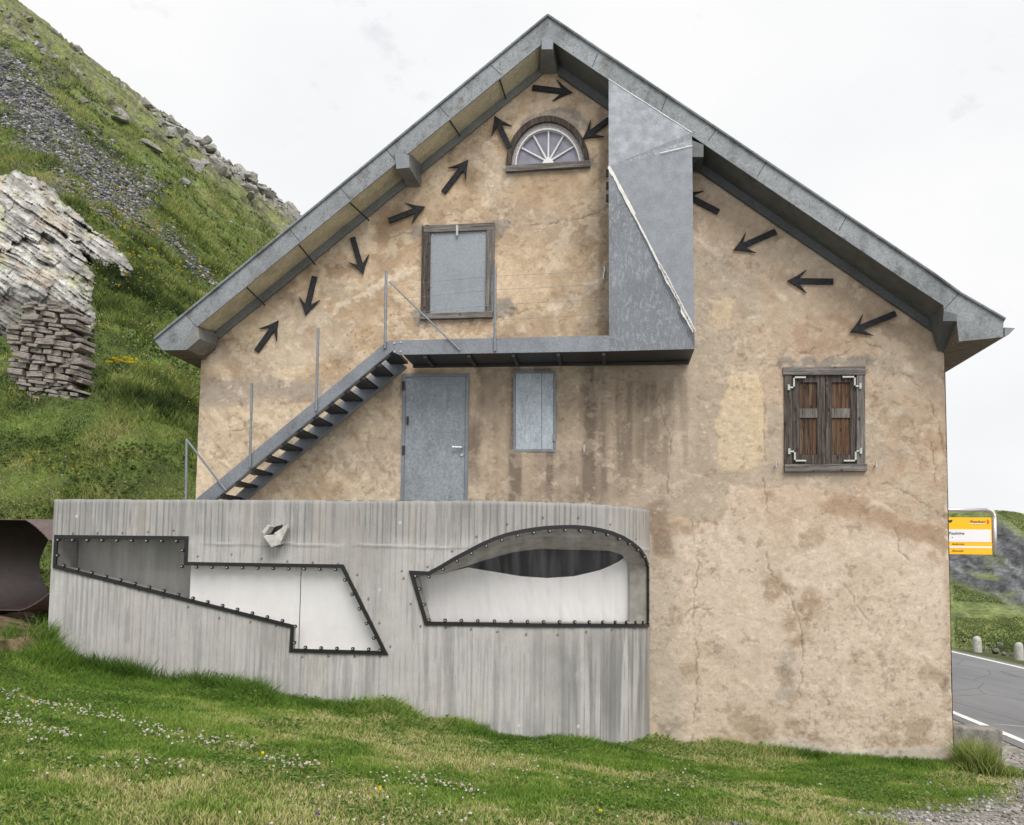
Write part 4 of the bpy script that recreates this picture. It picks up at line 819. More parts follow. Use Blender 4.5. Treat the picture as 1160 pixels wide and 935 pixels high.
# outcrop: slabs dipping down to the right, packed over the profile of the rock
def ox(px_, py_, d): dd = ray(px_, py_); return C+dd*(d/(dd@Wd))
OD = 21.5
profile = [(-60, 210), (0, 196), (20, 194), (60, 215), (80, 240), (108, 300), (106, 340), (112, 362), (100, 384), (62, 388), (24, 396), (-60, 392)]
wing = [(20, 196), (60, 218), (100, 252), (148, 296), (150, 312), (120, 304), (90, 288), (66, 268), (30, 230)]
def inside(p, P): return bool(inpoly(np.array([p[0]]), np.array([p[1]]), P)[0])
def relief(outline, bury, bulge, round_, seed, extra=None):
    xs_ = np.arange(min(p[0] for p in outline)-4, max(p[0] for p in outline)+4, .9); ys_ = np.arange(min(p[1] for p in outline)-4, max(p[1] for p in outline)+4, .9)
    gx_, gy_ = np.meshgrid(xs_, ys_); wx_ = gx_+(fbm(gx_/16, gy_/16, 5, seed, .6)-.5)*22; wy_ = gy_+(fbm(gx_/16, gy_/16, 5, seed+7, .6)-.5)*22
    e = segdist(wx_, wy_, outline+[outline[0]])*np.where(inpoly(wx_, wy_, outline), 1, -1)
    l = gx_*.83+gy_*.56; sp_ = -gx_*.56+gy_*.83; sp_ = sp_+(fbm(l/70, sp_/40, 3, seed+11)-.5)*16+(fbm(l/12, sp_/8, 3, seed+12)-.5)*2.2
    k1 = np.floor(sp_/13); k2 = np.floor(sp_/4.3); f1 = sp_/13-k1; f2 = sp_/4.3-k2
    st1 = vn(l/30+k1*7.3, k1, seed+13); st2 = vn(l/13+k2*3.1, k2*1., seed+14)
    j1 = np.floor(l/24+_h(k1, 0*k1, seed+15)*9+.3*fbm(sp_/6, l/60, 2, seed+3)); jo = _h(j1, k1, seed+16)
    off = bulge*np.sqrt(np.clip(1-(1-np.clip(e/round_, 0, 1))**2, 0, 1))+.32*(st1-.5)+.17*(st2-.5)+.30*(jo-.5)+.45*(fbm(gx_/16, gy_/16, 5, seed+17)-.5)+.08*f2
    if extra is not None: off = off+extra(gx_, gy_)
    cxs, cys = np.arange(-80, 181, 12.), np.arange(180, 461, 12.); TD = np.array([[(thit(a, b)-C)@Wd for a in cxs] for b in cys])
    fi = np.clip((gy_-180)/12, 0, len(cys)-1.01); fj_ = np.clip((gx_+80)/12, 0, len(cxs)-1.01); i0, j0 = fi.astype(int), fj_.astype(int); fi -= i0; fj_ -= j0
    d0 = (TD[i0, j0]*(1-fj_)+TD[i0, j0+1]*fj_)*(1-fi)+(TD[i0+1, j0]*(1-fj_)+TD[i0+1, j0+1]*fj_)*fi; off = off*(d0/22.)
    d = d0+bury-off; Vv = C[None, None]+(R[None, None]*((gx_-580)/F)[..., None]+U[None, None]*((467.5+SH-gy_)/F)[..., None]+Wd[None, None])*d[..., None]
    crev = np.clip(ss(.14, .03, f1)*ss(.35, .55, fbm(l/25, sp_/9, 3, seed+18))+.6*ss(.18, .03, f2)*ss(.46, .58, fbm(l/14, sp_/6, 3, seed+19)), 0, 1)
    fr_j = l/24+_h(k1, 0*k1, seed+15)*9; fj = fr_j-np.floor(fr_j); crev = np.clip(crev+ss(.05, .01, fj)*ss(.45, .6, fbm(l/9, sp_/9, 3, seed+20)), 0, 1)
    cc_ = grad(np.clip(.45*st2+.55*fbm(gx_/11, gy_/11, 5, seed+21), 0, 1), [(.25, (.20, .195, .185)), (.42, (.32, .31, .29)), (.58, (.44, .43, .40)), (.75, (.54, .53, .50))])
    def ov(m, c_): 
        nonlocal cc_
        cc_ = cc_*(1-m[..., None])+m[..., None]*np.array(c_)
    ov(ss(.54, .66, fbm(gx_/20, gy_/20, 5, seed+22))*.6, (.44, .45, .27)); ov(ss(.56, .66, fbm(gx_/26+5, gy_/26, 5, seed+23))*.5, (.42, .34, .25)); ov(ss(.56, .64, fbm(l/16, sp_/5, 5, seed+24, .65))*.6, (.16, .157, .152)); ov(crev*.8, (.06, .057, .054)); ov(ss(.60, .68, fbm(gx_/5, gy_/5, 4, seed+26))*.5, (.13, .125, .12)); und_shade = ss(322, 344, gy_-.2*gx_)*ss(80, 50, gx_)*(seed == 801); ov(und_shade*.7, (.10, .095, .085))  # last overlay paints the overhang's shade into the rock colour
    I_ = np.arange(gx_.size).reshape(gx_.shape); q_ = np.stack([I_[1:, :-1], I_[1:, 1:], I_[:-1, 1:], I_[:-1, :-1]], -1).reshape(-1, 4); q_ = q_[(e.reshape(-1)[q_] > 0).all(1)]
    # rim folded back so the rock has a side
    return Vv.reshape(-1, 3), q_, cc_.reshape(-1, 3)
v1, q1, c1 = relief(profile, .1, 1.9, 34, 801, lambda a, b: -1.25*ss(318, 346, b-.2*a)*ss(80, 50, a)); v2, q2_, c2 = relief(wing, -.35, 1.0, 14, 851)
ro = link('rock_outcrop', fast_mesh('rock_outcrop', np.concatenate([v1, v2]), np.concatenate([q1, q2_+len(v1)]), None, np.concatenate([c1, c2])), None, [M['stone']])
tag(ro, 'big pale grey layered rock outcrop on the green hillside at left', 'rock outcrop')
# dry stone pier underneath
PD = (thit(62, 436)-C)@Wd-.15
ds = MB(); Pq = [(17, 384), (26, 358), (40, 343), (70, 346), (99, 368), (99, 470), (62, 470), (30, 470), (20, 440)]
yy_ = 338.; rw = 0
def stone(c, a, b_, h2, t_):
    V_ = []
    for sz_ in (-1, 1):
        for sy_ in (-1, 1):
            for sx_ in (-1, 1): V_.append(Vector((sx_*a*rnd.uniform(.74, 1.04), sy_*b_, sz_*h2*rnd.uniform(.62, 1.12))))
    V2_, F2_ = hull(V_, min(h2*.18, .010)); ds.add([(c[0]+v[0]*math.cos(t_)-v[2]*math.sin(t_), c[1]+v[1]+.1, c[2]+v[0]*math.sin(t_)+v[2]*math.cos(t_)) for v in V2_], F2_)
while yy_ < 470:
    hh = rnd.choice([3, 3.6, 4.2, 5, 6.5, 7.5]); xx_ = 10+rnd.uniform(0, 8)
    while xx_ < 99:
        ww = rnd.uniform(9, 25); q = (xx_+ww/2, yy_+hh/2+(xx_-55)*.13)
        if inside(q, Pq) and xx_+ww < 103:
            d = PD+rnd.uniform(-.07, .09)+max(0, (36-q[0])*.018); c = ox(q[0], q[1], d); k = d/F; stone(c, ww*.49*k, .3, hh*.47*k, math.radians(-6)+rnd.gauss(0, .11))
        xx_ += ww
    yy_ += hh
cs = [ox(*q, PD+.2) for q in [(26, 398), (38, 350), (94, 368), (94, 424)]]; ds.hexa(cs, [c+np.array([-.25, .5, 0]) for c in cs], 1)
tag(ds.build('dry_stone_pier', [M['flat_stone'], M['dark']]), 'stacked flat stone pier propping the pale rock outcrop', 'stone pier')
# loose boulders on the hillside
protos = []
for k in range(9):
    V, Fc = hull(rockpts(11, 1, rnd.uniform(.6, .9), rnd.uniform(.5, .95)), .02)
    me = bpy.data.meshes.new('boulder'); me.from_pydata(V, [], Fc); me.materials.append(M['boulder']); protos.append(me)
def boulder(px_, py_, wpx, me=None, label=None, group='boulders scattered over the hillside', sink=.1, kz=1., p=None):
    p = thit(px_, py_) if p is None else p; d = (p-C)@Wd
    if d > 237: return
    s = wpx*d/F/2; o = bpy.data.objects.new('boulder', me or rnd.choice(protos)); col.objects.link(o)
    o.location = (p[0], p[1], p[2]+s*.3); o.scale = (s, s*rnd.uniform(.7, 1.), s*kz*rnd.uniform(.7, 1.1)); o.rotation_euler = (rnd.uniform(-.3, .3), rnd.uniform(-.1, .7), rnd.uniform(0, 6.28))
    tag(o, label or 'grey boulder lying among the grass of the left hillside', 'boulder', None if label else group); return o
boulder(157, 79, 20, None, 'dark grey crag standing out on the hillside skyline')
boulder(38, 8, 24, None, 'pale flat boulder near the top of the hillside at the upper left corner'); boulder(34, 26, 18, None, 'grey boulder just below the flat pale one in the upper left corner')
boulder(136, 141, 30, None, 'dark wide rock ledge half way down the upper hillside', None, .1, .5); boulder(172, 172, 34, None, 'dark overhanging rock ledge below the upper one on the hillside', None, .1, .6)
boulder(208, 211, 22, None, 'lone grey boulder on the bright green slope behind the roof'); boulder(243, 158, 20, None, 'pale pointed rock on the skyline of the rocky ridge'); boulder(300, 218, 18, None, 'pale grey rock in the crags nearest the roof')
for i in range(46):
    t_ = rnd.random(); px_ = 165+185*t_; py_ = 108+135*t_+rnd.uniform(2, 34); boulder(px_, py_, rnd.uniform(5, 15), None, 'grey rock in the crags along the skyline ridge', 'rocks of the skyline crags') if False else None
for i in range(190):
    t_ = rnd.random()**.8; px_ = 160+190*t_; sky = np.interp(px_, [150, 170, 190, 240, 300, 347], [92, 112, 130, 168, 205, 242]); py_ = sky+abs(rnd.gauss(0, 12))+2
    p_ = thit(px_, py_); d_ = (p_-C)@Wd
    if d_ > 236: continue
    o = boulder(px_, py_, rnd.choice([6, 8, 11, 14, 18, 26]), p=p_)
    if o: o['label'] = 'grey rock in the crags along the skyline ridge'; o['group'] = 'rocks of the skyline crags'
for i in range(120):
    px_, py_ = rnd.uniform(0, 150), rnd.uniform(0, 130)
    if py_ < (px_-40)*.78+12: continue
    boulder(px_, py_, rnd.choice([3, 4, 5, 5, 6, 8, 10, 14]))
for i in range(26):
    px_ = rnd.uniform(60, 320); py_ = px_*.78+rnd.uniform(-10, 90)
    if py_ < (px_-40)*.78+20: continue
    boulder(px_, py_, rnd.choice([3, 3, 4, 5, 6]))
boulder(15, 745, 9, None, 'small pale stone on the bare earth below the pipe', None)

# ------------------------------------------------------------------ RIGHT SIDE: block, road, stones, sign
bk = MB(); zb = float(G(5.2, .3)); A = [(1079, 866), (1136, 864), (1137, 827), (1079, 823)]
bk.hexa([at(a, b_, .12) for a, b_ in A], [at(a, b_, .12)+np.array([0, .34, 0]) for a, b_ in A])
o = bk.build('concrete_block', M['block'], None, .03); tag(o, 'low broken concrete block at the right corner of the house', 'concrete block')
RX0, RX1 = 6.45, 12.45
ys = np.concatenate([np.linspace(-20, 34, 110)]); rv_ = []; 
RXS = np.linspace(RX0, RX1, 13); XR, YR = np.meshgrid(RXS, ys); ZR = G(XR, YR)+.012; I = np.arange(XR.size).reshape(XR.shape)
tag(link('road', fast_mesh('road', np.stack([XR, YR, ZR], -1).reshape(-1, 3), np.stack([I[:-1, :-1], I[:-1, 1:], I[1:, 1:], I[1:, :-1]], -1).reshape(-1, 4), None, None, True), None, [M['road']]), 'grey asphalt road passing the right side of the house', 'road', None, 'structure')
def stripe(x0, x1, w, ya, yb, name='road_marking'):
    n = 40; v = []; 
    for i in range(n+1): y_ = ya+(yb-ya)*i/n; x_ = x0+(x1-x0)*i/n; z_ = float(G(x_, y_))+.018; v += [(x_-w/2, y_, z_), (x_+w/2, y_, z_)]
    return MB().add(v, [(2*i, 2*i+1, 2*i+3, 2*i+2) for i in range(n)]).build(name, M['mark'])
tag(stripe(6.75, 6.75, .15, -20, 34), None, None, None, 'structure'); tag(stripe(12.2, 12.2, .15, -20, 34), None, None, None, 'structure')
tag(stripe(7.0, 9.4, .07, 4.35, 3.3), None, None, None, 'structure')
def guard(px_, py_, hpx, label):
    p = ghit(px_, py_); d = (p-C)@Wd; s = d/F; rr = 4.6*s; mb = MB(); n = 12; prof = [(1.12, -.1), (1.08, .3), (1., .72), (.92, .86), (.66, .96), (.25, 1.0)]
    V = []; 
    for r_, z_ in prof: V += [(p[0]+rr*r_*math.cos(6.283*i/n), p[1]+rr*r_*math.sin(6.283*i/n), p[2]+hpx*s*z_) for i in range(n)]
    Fc = [(j*n+i, j*n+(i+1) % n, (j+1)*n+(i+1) % n, (j+1)*n+i) for j in range(len(prof)-1) for i in range(n)]+[tuple(range((len(prof)-1)*n, len(prof)*n))]
    tag(mb.add(V, Fc).build('guard_stone', M['guard'], None, 0, True), label, 'guard stone')
guard(1107, 739, 18, 'pale round topped guard stone beyond the road, nearer the house'); guard(1154.5, 748, 20, 'pale round topped guard stone beyond the road at the right edge')
for q, wd in (((1118, 739), 10), ((1127, 741), 16), ((1138, 743), 14), ((1146, 744), 10), ((1092, 728), 9), ((1132, 733), 12), ((1120, 731), 9)):
    p_ = ghit(*q); boulder(q[0], q[1], wd, None, 'grey boulder piled between the guard stones beyond the road', p=p_)['group'] = 'boulders between the guard stones'
# upper road wall with posts
uw = empty('guard_wall', (33, 66, 0)); tag(uw, 'pale low roadside wall with small posts crossing the far slope', 'roadside wall')
dW = 79.5; wx = [ox(px_, 688.5+.004*(px_-1077), dW) for px_ in (1040, 1230)]
A, B = wx; h_ = 2.4*dW/F; MB().hexa([A-np.array([0, 0, 2*h_]), B-np.array([0, 0, 2*h_]), B+np.array([0, 0, h_]), A+np.array([0, 0, h_])], [A+np.array([0, 2.2, -2*h_]), B+np.array([0, 2.2, -2*h_]), B+np.array([0, 2.2, h_]), A+np.array([0, 2.2, h_])]).build('wall', M['block'], uw)
for px_ in (1082, 1091, 1105, 1122, 1138, 1154): c = ox(px_, 684.5, dW-.1); MB().box(c[0]-.07, c[0]+.07, c[1]-.06, c[1]+.06, c[2]-.45, c[2]+.2).build('post', M['guard'], uw)
# bus stop sign
sg = empty('bus_stop_sign', (5.75, 3, 0)); tag(sg, 'yellow and white bus stop sign in a pale tube frame at the house corner', 'bus sign'); YS = 3.
def S2(a, b_): return at(a, b_, YS)
xL = 5.35; SP = lambda pts, y0, y1_, m_: None
def pbox(px0, px1, py0, py1, y0, y1_):
    A = at(px0, py1, YS); B = at(px1, py0, YS); return MB().box(max(xL, A[0]) if px0 < 1060 else A[0], B[0], YS+y0, YS+y1_, A[2], B[2])
pb = pbox(1040, 1123, 586.5, 627.5, 0, .03).build('sign_panel', M['signy'], sg)
pbox(1040, 1122.3, 600.2, 613.6, -.004, 0).build('white_field', M['signw'], pb); pbox(1040, 1123, 619.2, 620.6, -.004, 0).build('white_stripe', M['signw'], pb)
tb = MB(); pts = []
q = [(1040, 577.7), (1118, 577.7)]+[(1118+8.5*math.sin(a), 586.2-8.5*math.cos(a)) for a in np.linspace(0, math.pi/2, 9)]+[(1127, 628)]
q = [at(a, b_, YS+.03) for a, b_ in q]; q[0][0] = xL
for a, b_ in zip(q[:-1], q[1:]): tb.tube(a, b_, .034, 10)
tb.build('frame_tube', M['tubem'], sg, 0, True); MB().tube((xL, YS+.04, 0), (xL, YS+.04, at(1060, 577, YS)[2]), .04, 10).build('pole', M['tubem'], sg)
def text(s, px_, py_, hpx, mat, align='LEFT', shear=0, parent=pb, yoff=-.008):
    cu = bpy.data.curves.new('lettering', 'FONT'); cu.body = s; p = at(px_, py_, YS); cu.size = hpx*16./F*1.38; cu.align_x = align; cu.shear = shear; cu.extrude = .001
    t = bpy.data.objects.new('tmp', cu); col.objects.link(t); dg = bpy.context.evaluated_depsgraph_get(); me = bpy.data.meshes.new_from_object(t.evaluated_get(dg)); bpy.data.objects.remove(t)
    mw = Matrix.Translation((p[0], YS+yoff, p[2])) @ Matrix.Rotation(math.pi/2, 4, 'X'); me.transform(mw); me.materials.clear(); return link('lettering', me, parent, [mat])
text('Furka Passhöhe', 1092.5, 605.8, 3.1, M['signk'], 'RIGHT'); text('Andermatt', 1078.3, 617.3, 2.1, M['signk']); text('Oberwald', 1078.3, 625, 2.1, M['signk']); text('PostAuto', 1098.6, 592.5, 3.0, M['signk'], 'LEFT', .25)
pbox(1098, 1116, 593.1, 593.8, -.006, 0).build('underline', M['signw'], pb)
ch = MB()
for (a, b_, c, d) in (((1117.4, 589), (1119, 589), (1120.6, 591.6), (1119, 591.6)), ((1119, 591.6), (1120.6, 591.6), (1119, 594), (1117.4, 594))):
    ch.add([at(*v, YS)-np.array([0, .008, 0]) for v in (a, b_, c, d)], [(0, 1, 2, 3)])
ch.build('red_chevron', M['signr'], pb); MB().add([at(*v, YS)-np.array([0, .008, 0]) for v in ((1068, 590), (1079.2, 589), (1078, 591.8), (1070, 592.4))], [(0, 1, 2, 3)]).build('black_emblem', M['signk'], pb)
pbox(1072.2, 1072.9, 608, 610, -.006, 0); pbox(1078.2, 1079.2, 608.5, 609.5, -.007, 0).build('black_mark', M['signk'], pb)

# ------------------------------------------------------------------ GRASS and flowers
def blades(P, h, w, c, lean=.5, tipc=1.35):
    n = len(P); a = rng.uniform(0, 2*math.pi, n); dx, dy = np.cos(a), np.sin(a); b = rng.uniform(0, 2*math.pi, n); lx, ly = np.cos(b), np.sin(b); le = lean*h*rng.uniform(.2, 1.3, n)
    z0 = P-np.array([0, 0, .02]); hw = w/2
    mk = lambda f, k, s: np.stack([P[:, 0]+lx*le*k+s*dx*hw*f, P[:, 1]+ly*le*k+s*dy*hw*f, P[:, 2]+h*(k**.75 if k else 0)-(.02 if k == 0 else 0)], -1)
    V = np.stack([mk(1, 0, -1), mk(1, 0, 1), mk(.75, .45, 1), mk(.75, .45, -1), mk(0, 1., 0)], 1).reshape(-1, 3)
    i = np.arange(n)*5; q = np.stack([i, i+1, i+2, i+3], -1); t = np.stack([i+3, i+2, i+4], -1)
    cc = np.stack([c*.55, c*.55, c, c, c*tipc], 1).reshape(-1, 3); return V, q, t, cc
def heads(P, r, c):
    n = len(P); V = []; 
    a = rng.uniform(0, 6.28, n); o = []
    for k in range(3):
        th = a+k*2.1; tl = rng.uniform(.2, 1.1, n); ux = np.stack([np.cos(th), np.sin(th), 0*th], -1)*r[:, None]; uy = np.stack([-np.sin(th)*np.cos(tl), np.cos(th)*np.cos(tl), np.sin(tl)], -1)*r[:, None]
        o.append(np.stack([P-ux-uy*.6, P+ux-uy*.6, P+ux*.7+uy, P-ux*.7+uy], 1))
    V = np.stack(o, 1).reshape(-1, 3); i = np.arange(n*3)*4; q = np.stack([i, i+1, i+2, i+3], -1); return V, q, np.repeat(c, 12, 0)
def scatter_lawn(n, x0, x1, y0, y1_):
    x_ = rng.uniform(x0, x1, n); y_ = rng.uniform(y0, y1_, n); return x_, y_
def gsd(x_, y_): return ((x_-2.15)*3.8-(y_+4.6)*3.25)/5+(fbm(x_*1.1, y_*1.1, 4, 95)-.5)*1.6
green = [(.0, (.070, .130, .026)), (.35, (.135, .230, .042)), (.6, (.20, .295, .060)), (.8, (.31, .345, .11)), (1., (.50, .46, .23))]
x_, y_ = scatter_lawn(640000, -9.8, 6.3, -8.6, .0); yw = ywall(x_)
dist = (y_+13); vis = (np.abs(x_-(-.114*0))/dist < .95)
gsm = gsd(x_, y_); keepp = (y_ < yw-.02) & vis & (rng.random(len(x_)) < 1-ss(-.5, .25, gsm)) & (x_ < 5.6)
x_, y_, yw, gsm = x_[keepp], y_[keepp], yw[keepp], gsm[keepp]; P = np.stack([x_, y_, tz(x_, y_)], -1)
bx_, by_ = proj(P); so2 = ~(inpoly(bx_, by_, [(-60, 703), (36, 692), (52, 715), (46, 740), (20, 740), (-60, 726)]) & (y_ > -3) & (rng.random(len(x_)) < .93)); x_, y_, yw, gsm, P = x_[so2], y_[so2], yw[so2], gsm[so2], P[so2]
dry = fbm(x_*.55+.3, y_*.9, 4, 501); dryn = ss(.40, .62, dry)*ss(-8, 0, x_)*.95; near = ss(1.0, .15, (yw-y_)); tuft = fbm(x_*1.8, y_*1.8, 3, 511)
h = (.020+.028*rng.random(len(x_)))*(.75+.7*ss(.45, .7, tuft)); left = ss(-1., -3.5, x_)
hn = near*(.08+.17*ss(.35, .62, tuft))*(.32+.75*left+.35*ss(.6, 1.6, x_)*ss(3.4, 2.0, x_)); h = h+hn*rng.uniform(.5, 1.1, len(x_))
f = np.clip(.15+.55*(.5+1.6*(fbm(x_*3.2, y_*3.2, 4, 521)-.5))+.22*(rng.random(len(x_))-.5)+dryn*(.22+.5*(rng.random(len(x_)) < .55))-near*.22+ss(-.9, .1, gsm)*.2, 0, 1)
c = grad(f, green); V, q, t, cc = blades(P, h, .007+.007*rng.random(len(x_)), c, .95)
k_ = (rng.random(len(P)) < .10*ss(.45, .6, fbm(x_*1.4, y_*1.4, 3, 531))); lp = P[k_]+np.stack([0*h[k_], 0*h[k_], .012+h[k_]*.75], -1)
hv, hq, hc = heads(lp, .006+.012*rng.random(len(lp))**2, grad(rng.random(len(lp)), [(0, (.10, .18, .04)), (.7, (.17, .27, .07)), (1, (.28, .35, .13))]))
q = np.concatenate([q, hq+len(V)]); V = np.concatenate([V, hv]); cc = np.concatenate([cc, hc])
tag(link('grass', fast_mesh('grass', V, q, t, cc), None, [M['blade']]), 'short green lawn grass, longer against the walls', 'grass', None, 'stuff')
# tall tuft at the house corner
tx = rng.normal(4.93, .20, 3600); ty = rng.normal(-.30, .20, 3600); k_ = (ty < -.02) & (tx > 4.1); tx, ty = tx[k_], ty[k_]; P = np.stack([tx, ty, tz(tx, ty)], -1)
hh = .10+.42*rng.random(len(tx))*np.exp(-((tx-4.86)/.17)**2); c = grad(np.clip(.35+.65*rng.random(len(tx)), 0, 1), green)*.8
V, q, t, cc = blades(P, hh, .012+.004*rng.random(len(tx)), c, .75); o = tag(link('grass_tuft', fast_mesh('grass_tuft', V, q, t, cc), None, [M['blade']]), 'tall tuft of long grass at the right corner of the house', 'grass tuft')
# hillside growth: from thick herbs near by to short turf far away
n = 400000; aa = rng.uniform(-.86, -.30, n); dd = 12.2*np.exp(rng.random(n)**1.15*math.log(95/12.2)); x_ = aa*dd; y_ = dd-13; m_ = HILLM(x_, y_) > .25
m_ |= (x_ < AX0-.05) & (y_ > -1.6)
m_ &= ~((x_ > AX0-.02) & (y_ < .65)) & ~((x_ > WL-.05) & (y_ > -.1))
x_, y_, dd = x_[m_], y_[m_], dd[m_]; z_ = tz(x_, y_); ppx, ppy = proj(np.stack([x_, y_, z_], -1)); P = np.stack([x_, y_, z_], -1)
sA_, sD_ = ppx, ppy; insc = ss(30, 14, segdist(sA_, sD_, [(-30, 70), (30, 115), (75, 165), (120, 205), (150, 228)])); m_ = (rng.random(len(x_)) > insc*.9)
und = inpoly(ppx, ppy, profile) & (dd > OD-2); m_ &= ~und & ~(inpoly(ppx, ppy, [(-60, 703), (36, 692), (52, 715), (46, 740), (20, 740), (-60, 726)]) & (dd < 14)); x_, y_, dd, P, ppx, ppy = x_[m_], y_[m_], dd[m_], P[m_], ppx[m_], ppy[m_]
cl = fbm(x_*.7, y_*.7, 4, 601); h = (.04+.10*rng.random(len(x_)))*(.35+1.5*ss(.40, .68, cl))*np.clip(dd/16, .8, 2.2); wd_ = .009+.00055*dd
f = np.clip(.02+.85*(fbm(x_*1.5, y_*1.5, 4, 611)-.5)+.7*(fbm(x_*.25, y_*.25, 3, 621)-.5)+.42+.26*(rng.random(len(x_))-.5), 0, 1)
hg = [(.12, (.035, .052, .020)), (.3, (.10, .135, .042)), (.48, (.21, .265, .076)), (.68, (.33, .345, .125)), (1., (.50, .43, .25))]
V, q, t, cc = blades(P, h, wd_*rng.uniform(.6, 1.5, len(P)), grad(f, hg), .95); hv, hq, hc = None, None, None
k_ = rng.random(len(P)) < np.where(dd < 34, .10, .04)*ss(.42, .58, fbm(x_*.9+4, y_*.9, 3, 651)); lp = P[k_]+np.stack([0*dd[k_], 0*dd[k_], .04+.12*rng.random(k_.sum())], -1)
hv, hq, hc = heads(lp, (.016+.022*rng.random(len(lp)))*np.clip(dd[k_]/20, 1, 3), grad(rng.random(len(lp)), [(0, (.075, .12, .035)), (.6, (.15, .215, .065)), (1, (.27, .31, .12))]))
q = np.concatenate([q, hq+len(V)]); V = np.concatenate([V, hv]); cc = np.concatenate([cc, hc])
fa = rng.uniform(.365, .50, 60000); fd = rng.uniform(64, 112, 60000); fx, fy = fa*fd, fd-13; fm = (fd < 77) | (fd > 83); fpx_, fpy_ = proj(np.stack([fx, fy, tz(fx, fy)], -1))
fm &= ~((fd > 83) & (segdist(fpx_, fpy_, [(1085, 640), (1130, 655), (1200, 690)]) < 22)) & ~((fd > 83) & (segdist(fpx_, fpy_, [(1095, 600), (1122, 600), (1165, 632)]) < 20)); fx, fy, fd = fx[fm], fy[fm], fd[fm]
V7, q7, t7, c7 = blades(np.stack([fx, fy, tz(fx, fy)], -1), .05+.12*rng.random(len(fx)), np.full(len(fx), .07), grad(np.clip(fbm(fx*.3, fy*.3, 4, 661)+.3*(rng.random(len(fx))-.5), 0, 1), [(.25, (.09, .12, .045)), (.5, (.15, .19, .065)), (.75, (.23, .25, .10))]), 1.)
q = np.concatenate([q, q7+len(V)]); t = np.concatenate([t, t7+len(V)]); V = np.concatenate([V, V7]); cc = np.concatenate([cc, c7])
tag(link('meadow', fast_mesh('meadow', V, q, t, cc), None, [M['blade']]), 'rough alpine meadow herbs and grass on the hillside', 'meadow', None, 'stuff')
# flowers: small heads made of crossed flakes
def band(p0, p1, n, wdt, z=.07):
    A = ghit(*p0); B = ghit(*p1); t_ = rng.random(n); x_ = A[0]+(B[0]-A[0])*t_+rng.normal(0, wdt*.5, n); y_ = A[1]+(B[1]-A[1])*t_+rng.normal(0, wdt, n); k_ = fbm(x_*1.2, y_*1.2, 3, 701) > .42; x_, y_ = x_[k_], y_[k_]; return np.stack([x_, y_, tz(x_, y_)+z], -1)
P = np.concatenate([band((-10, 788), (60, 806), 80, .12), band((40, 802), (280, 858), 300, .15), band((50, 838), (190, 872), 260, .16), band((-20, 815), (70, 835), 90, .2), band((300, 865), (350, 878), 60, .12), band((420, 885), (560, 905), 90, .14), band((60, 860), (560, 930), 150, .6), band((500, 870), (780, 905), 70, .5), band((740, 870), (880, 890), 40, .3)])
c = grad(rng.random(len(P)), [(0, (.55, .45, .40)), (.6, (.72, .66, .60)), (1, (.78, .77, .72))]); V, q, cc = heads(P, .005+.0075*rng.random(len(P)), c)
tag(link('clover_flowers', fast_mesh('clover_flowers', V, q, None, cc), None, [M['petal']]), 'white clover flowers scattered in bands over the lawn', 'flowers', None, 'stuff')
n = 1500; aa = rng.uniform(-.72, -.42, n); dd = 13+rng.random(n)**1.5*26; x_ = aa*dd; y_ = dd-13; m_ = (HILLM(x_, y_) > .3) & (fbm(x_*.6, y_*.6, 3, 711) > .48); x_, y_, dd = x_[m_], y_[m_], dd[m_]
P = np.stack([x_, y_, tz(x_, y_)+.2], -1); kk = rng.random(len(P))[:, None]; c = np.where(kk < .42, (.75, .55, .02), np.where(kk < .62, (.28, .07, .30), (.62, .60, .55))); V, q, cc = heads(P, .008+.0007*dd, c)
ey = [thit(*p) for p in ((140, 420), (135, 419), (146, 421), (150, 418), (143, 416), (152, 421), (132, 417), (125, 421))]
ye = np.array([p+np.array([rng.normal(0, .07), -.1, .22]) for p in ey for _ in range(4)]); V3, q3, c3 = heads(ye, np.full(len(ye), .035), np.tile((.8, .62, .02), (len(ye), 1)))
yb_ = np.array([thit(*p) for p in zip(rng.uniform(120, 250, 90), rng.uniform(215, 320, 90))]); V4, q4, c4 = heads(yb_+np.array([0, 0, .25]), np.full(len(yb_), .055), np.tile((.62, .48, .03), (len(yb_), 1)))
ly = np.array([ghit(*p)+np.array([0, 0, .08]) for p in ((36, 803), (297, 864), (680, 930), (430, 905))]); V5, q5, c5 = heads(ly, np.full(4, .016), np.tile((.85, .65, .01), (4, 1)))
pv_ = np.array([ghit(*p)+np.array([0, 0, .06]) for p in ((358, 932), (361, 933), (483, 869))]); V6, q6, c6 = heads(pv_, np.full(3, .011), np.tile((.16, .08, .45), (3, 1)))
off = 0; VV, QQ, CCs = [], [], []
for v_, q_, c_ in ((V, q, cc), (V3, q3, c3), (V4, q4, c4), (V5, q5, c5), (V6, q6, c6)): VV.append(v_); QQ.append(q_+off); CCs.append(c_); off += len(v_)
tag(link('wildflowers', fast_mesh('wildflowers', np.concatenate(VV), np.concatenate(QQ), None, np.concatenate(CCs)), None, [M['petal']]), 'yellow and purple wildflowers dotted over the meadow', 'flowers', None, 'stuff')
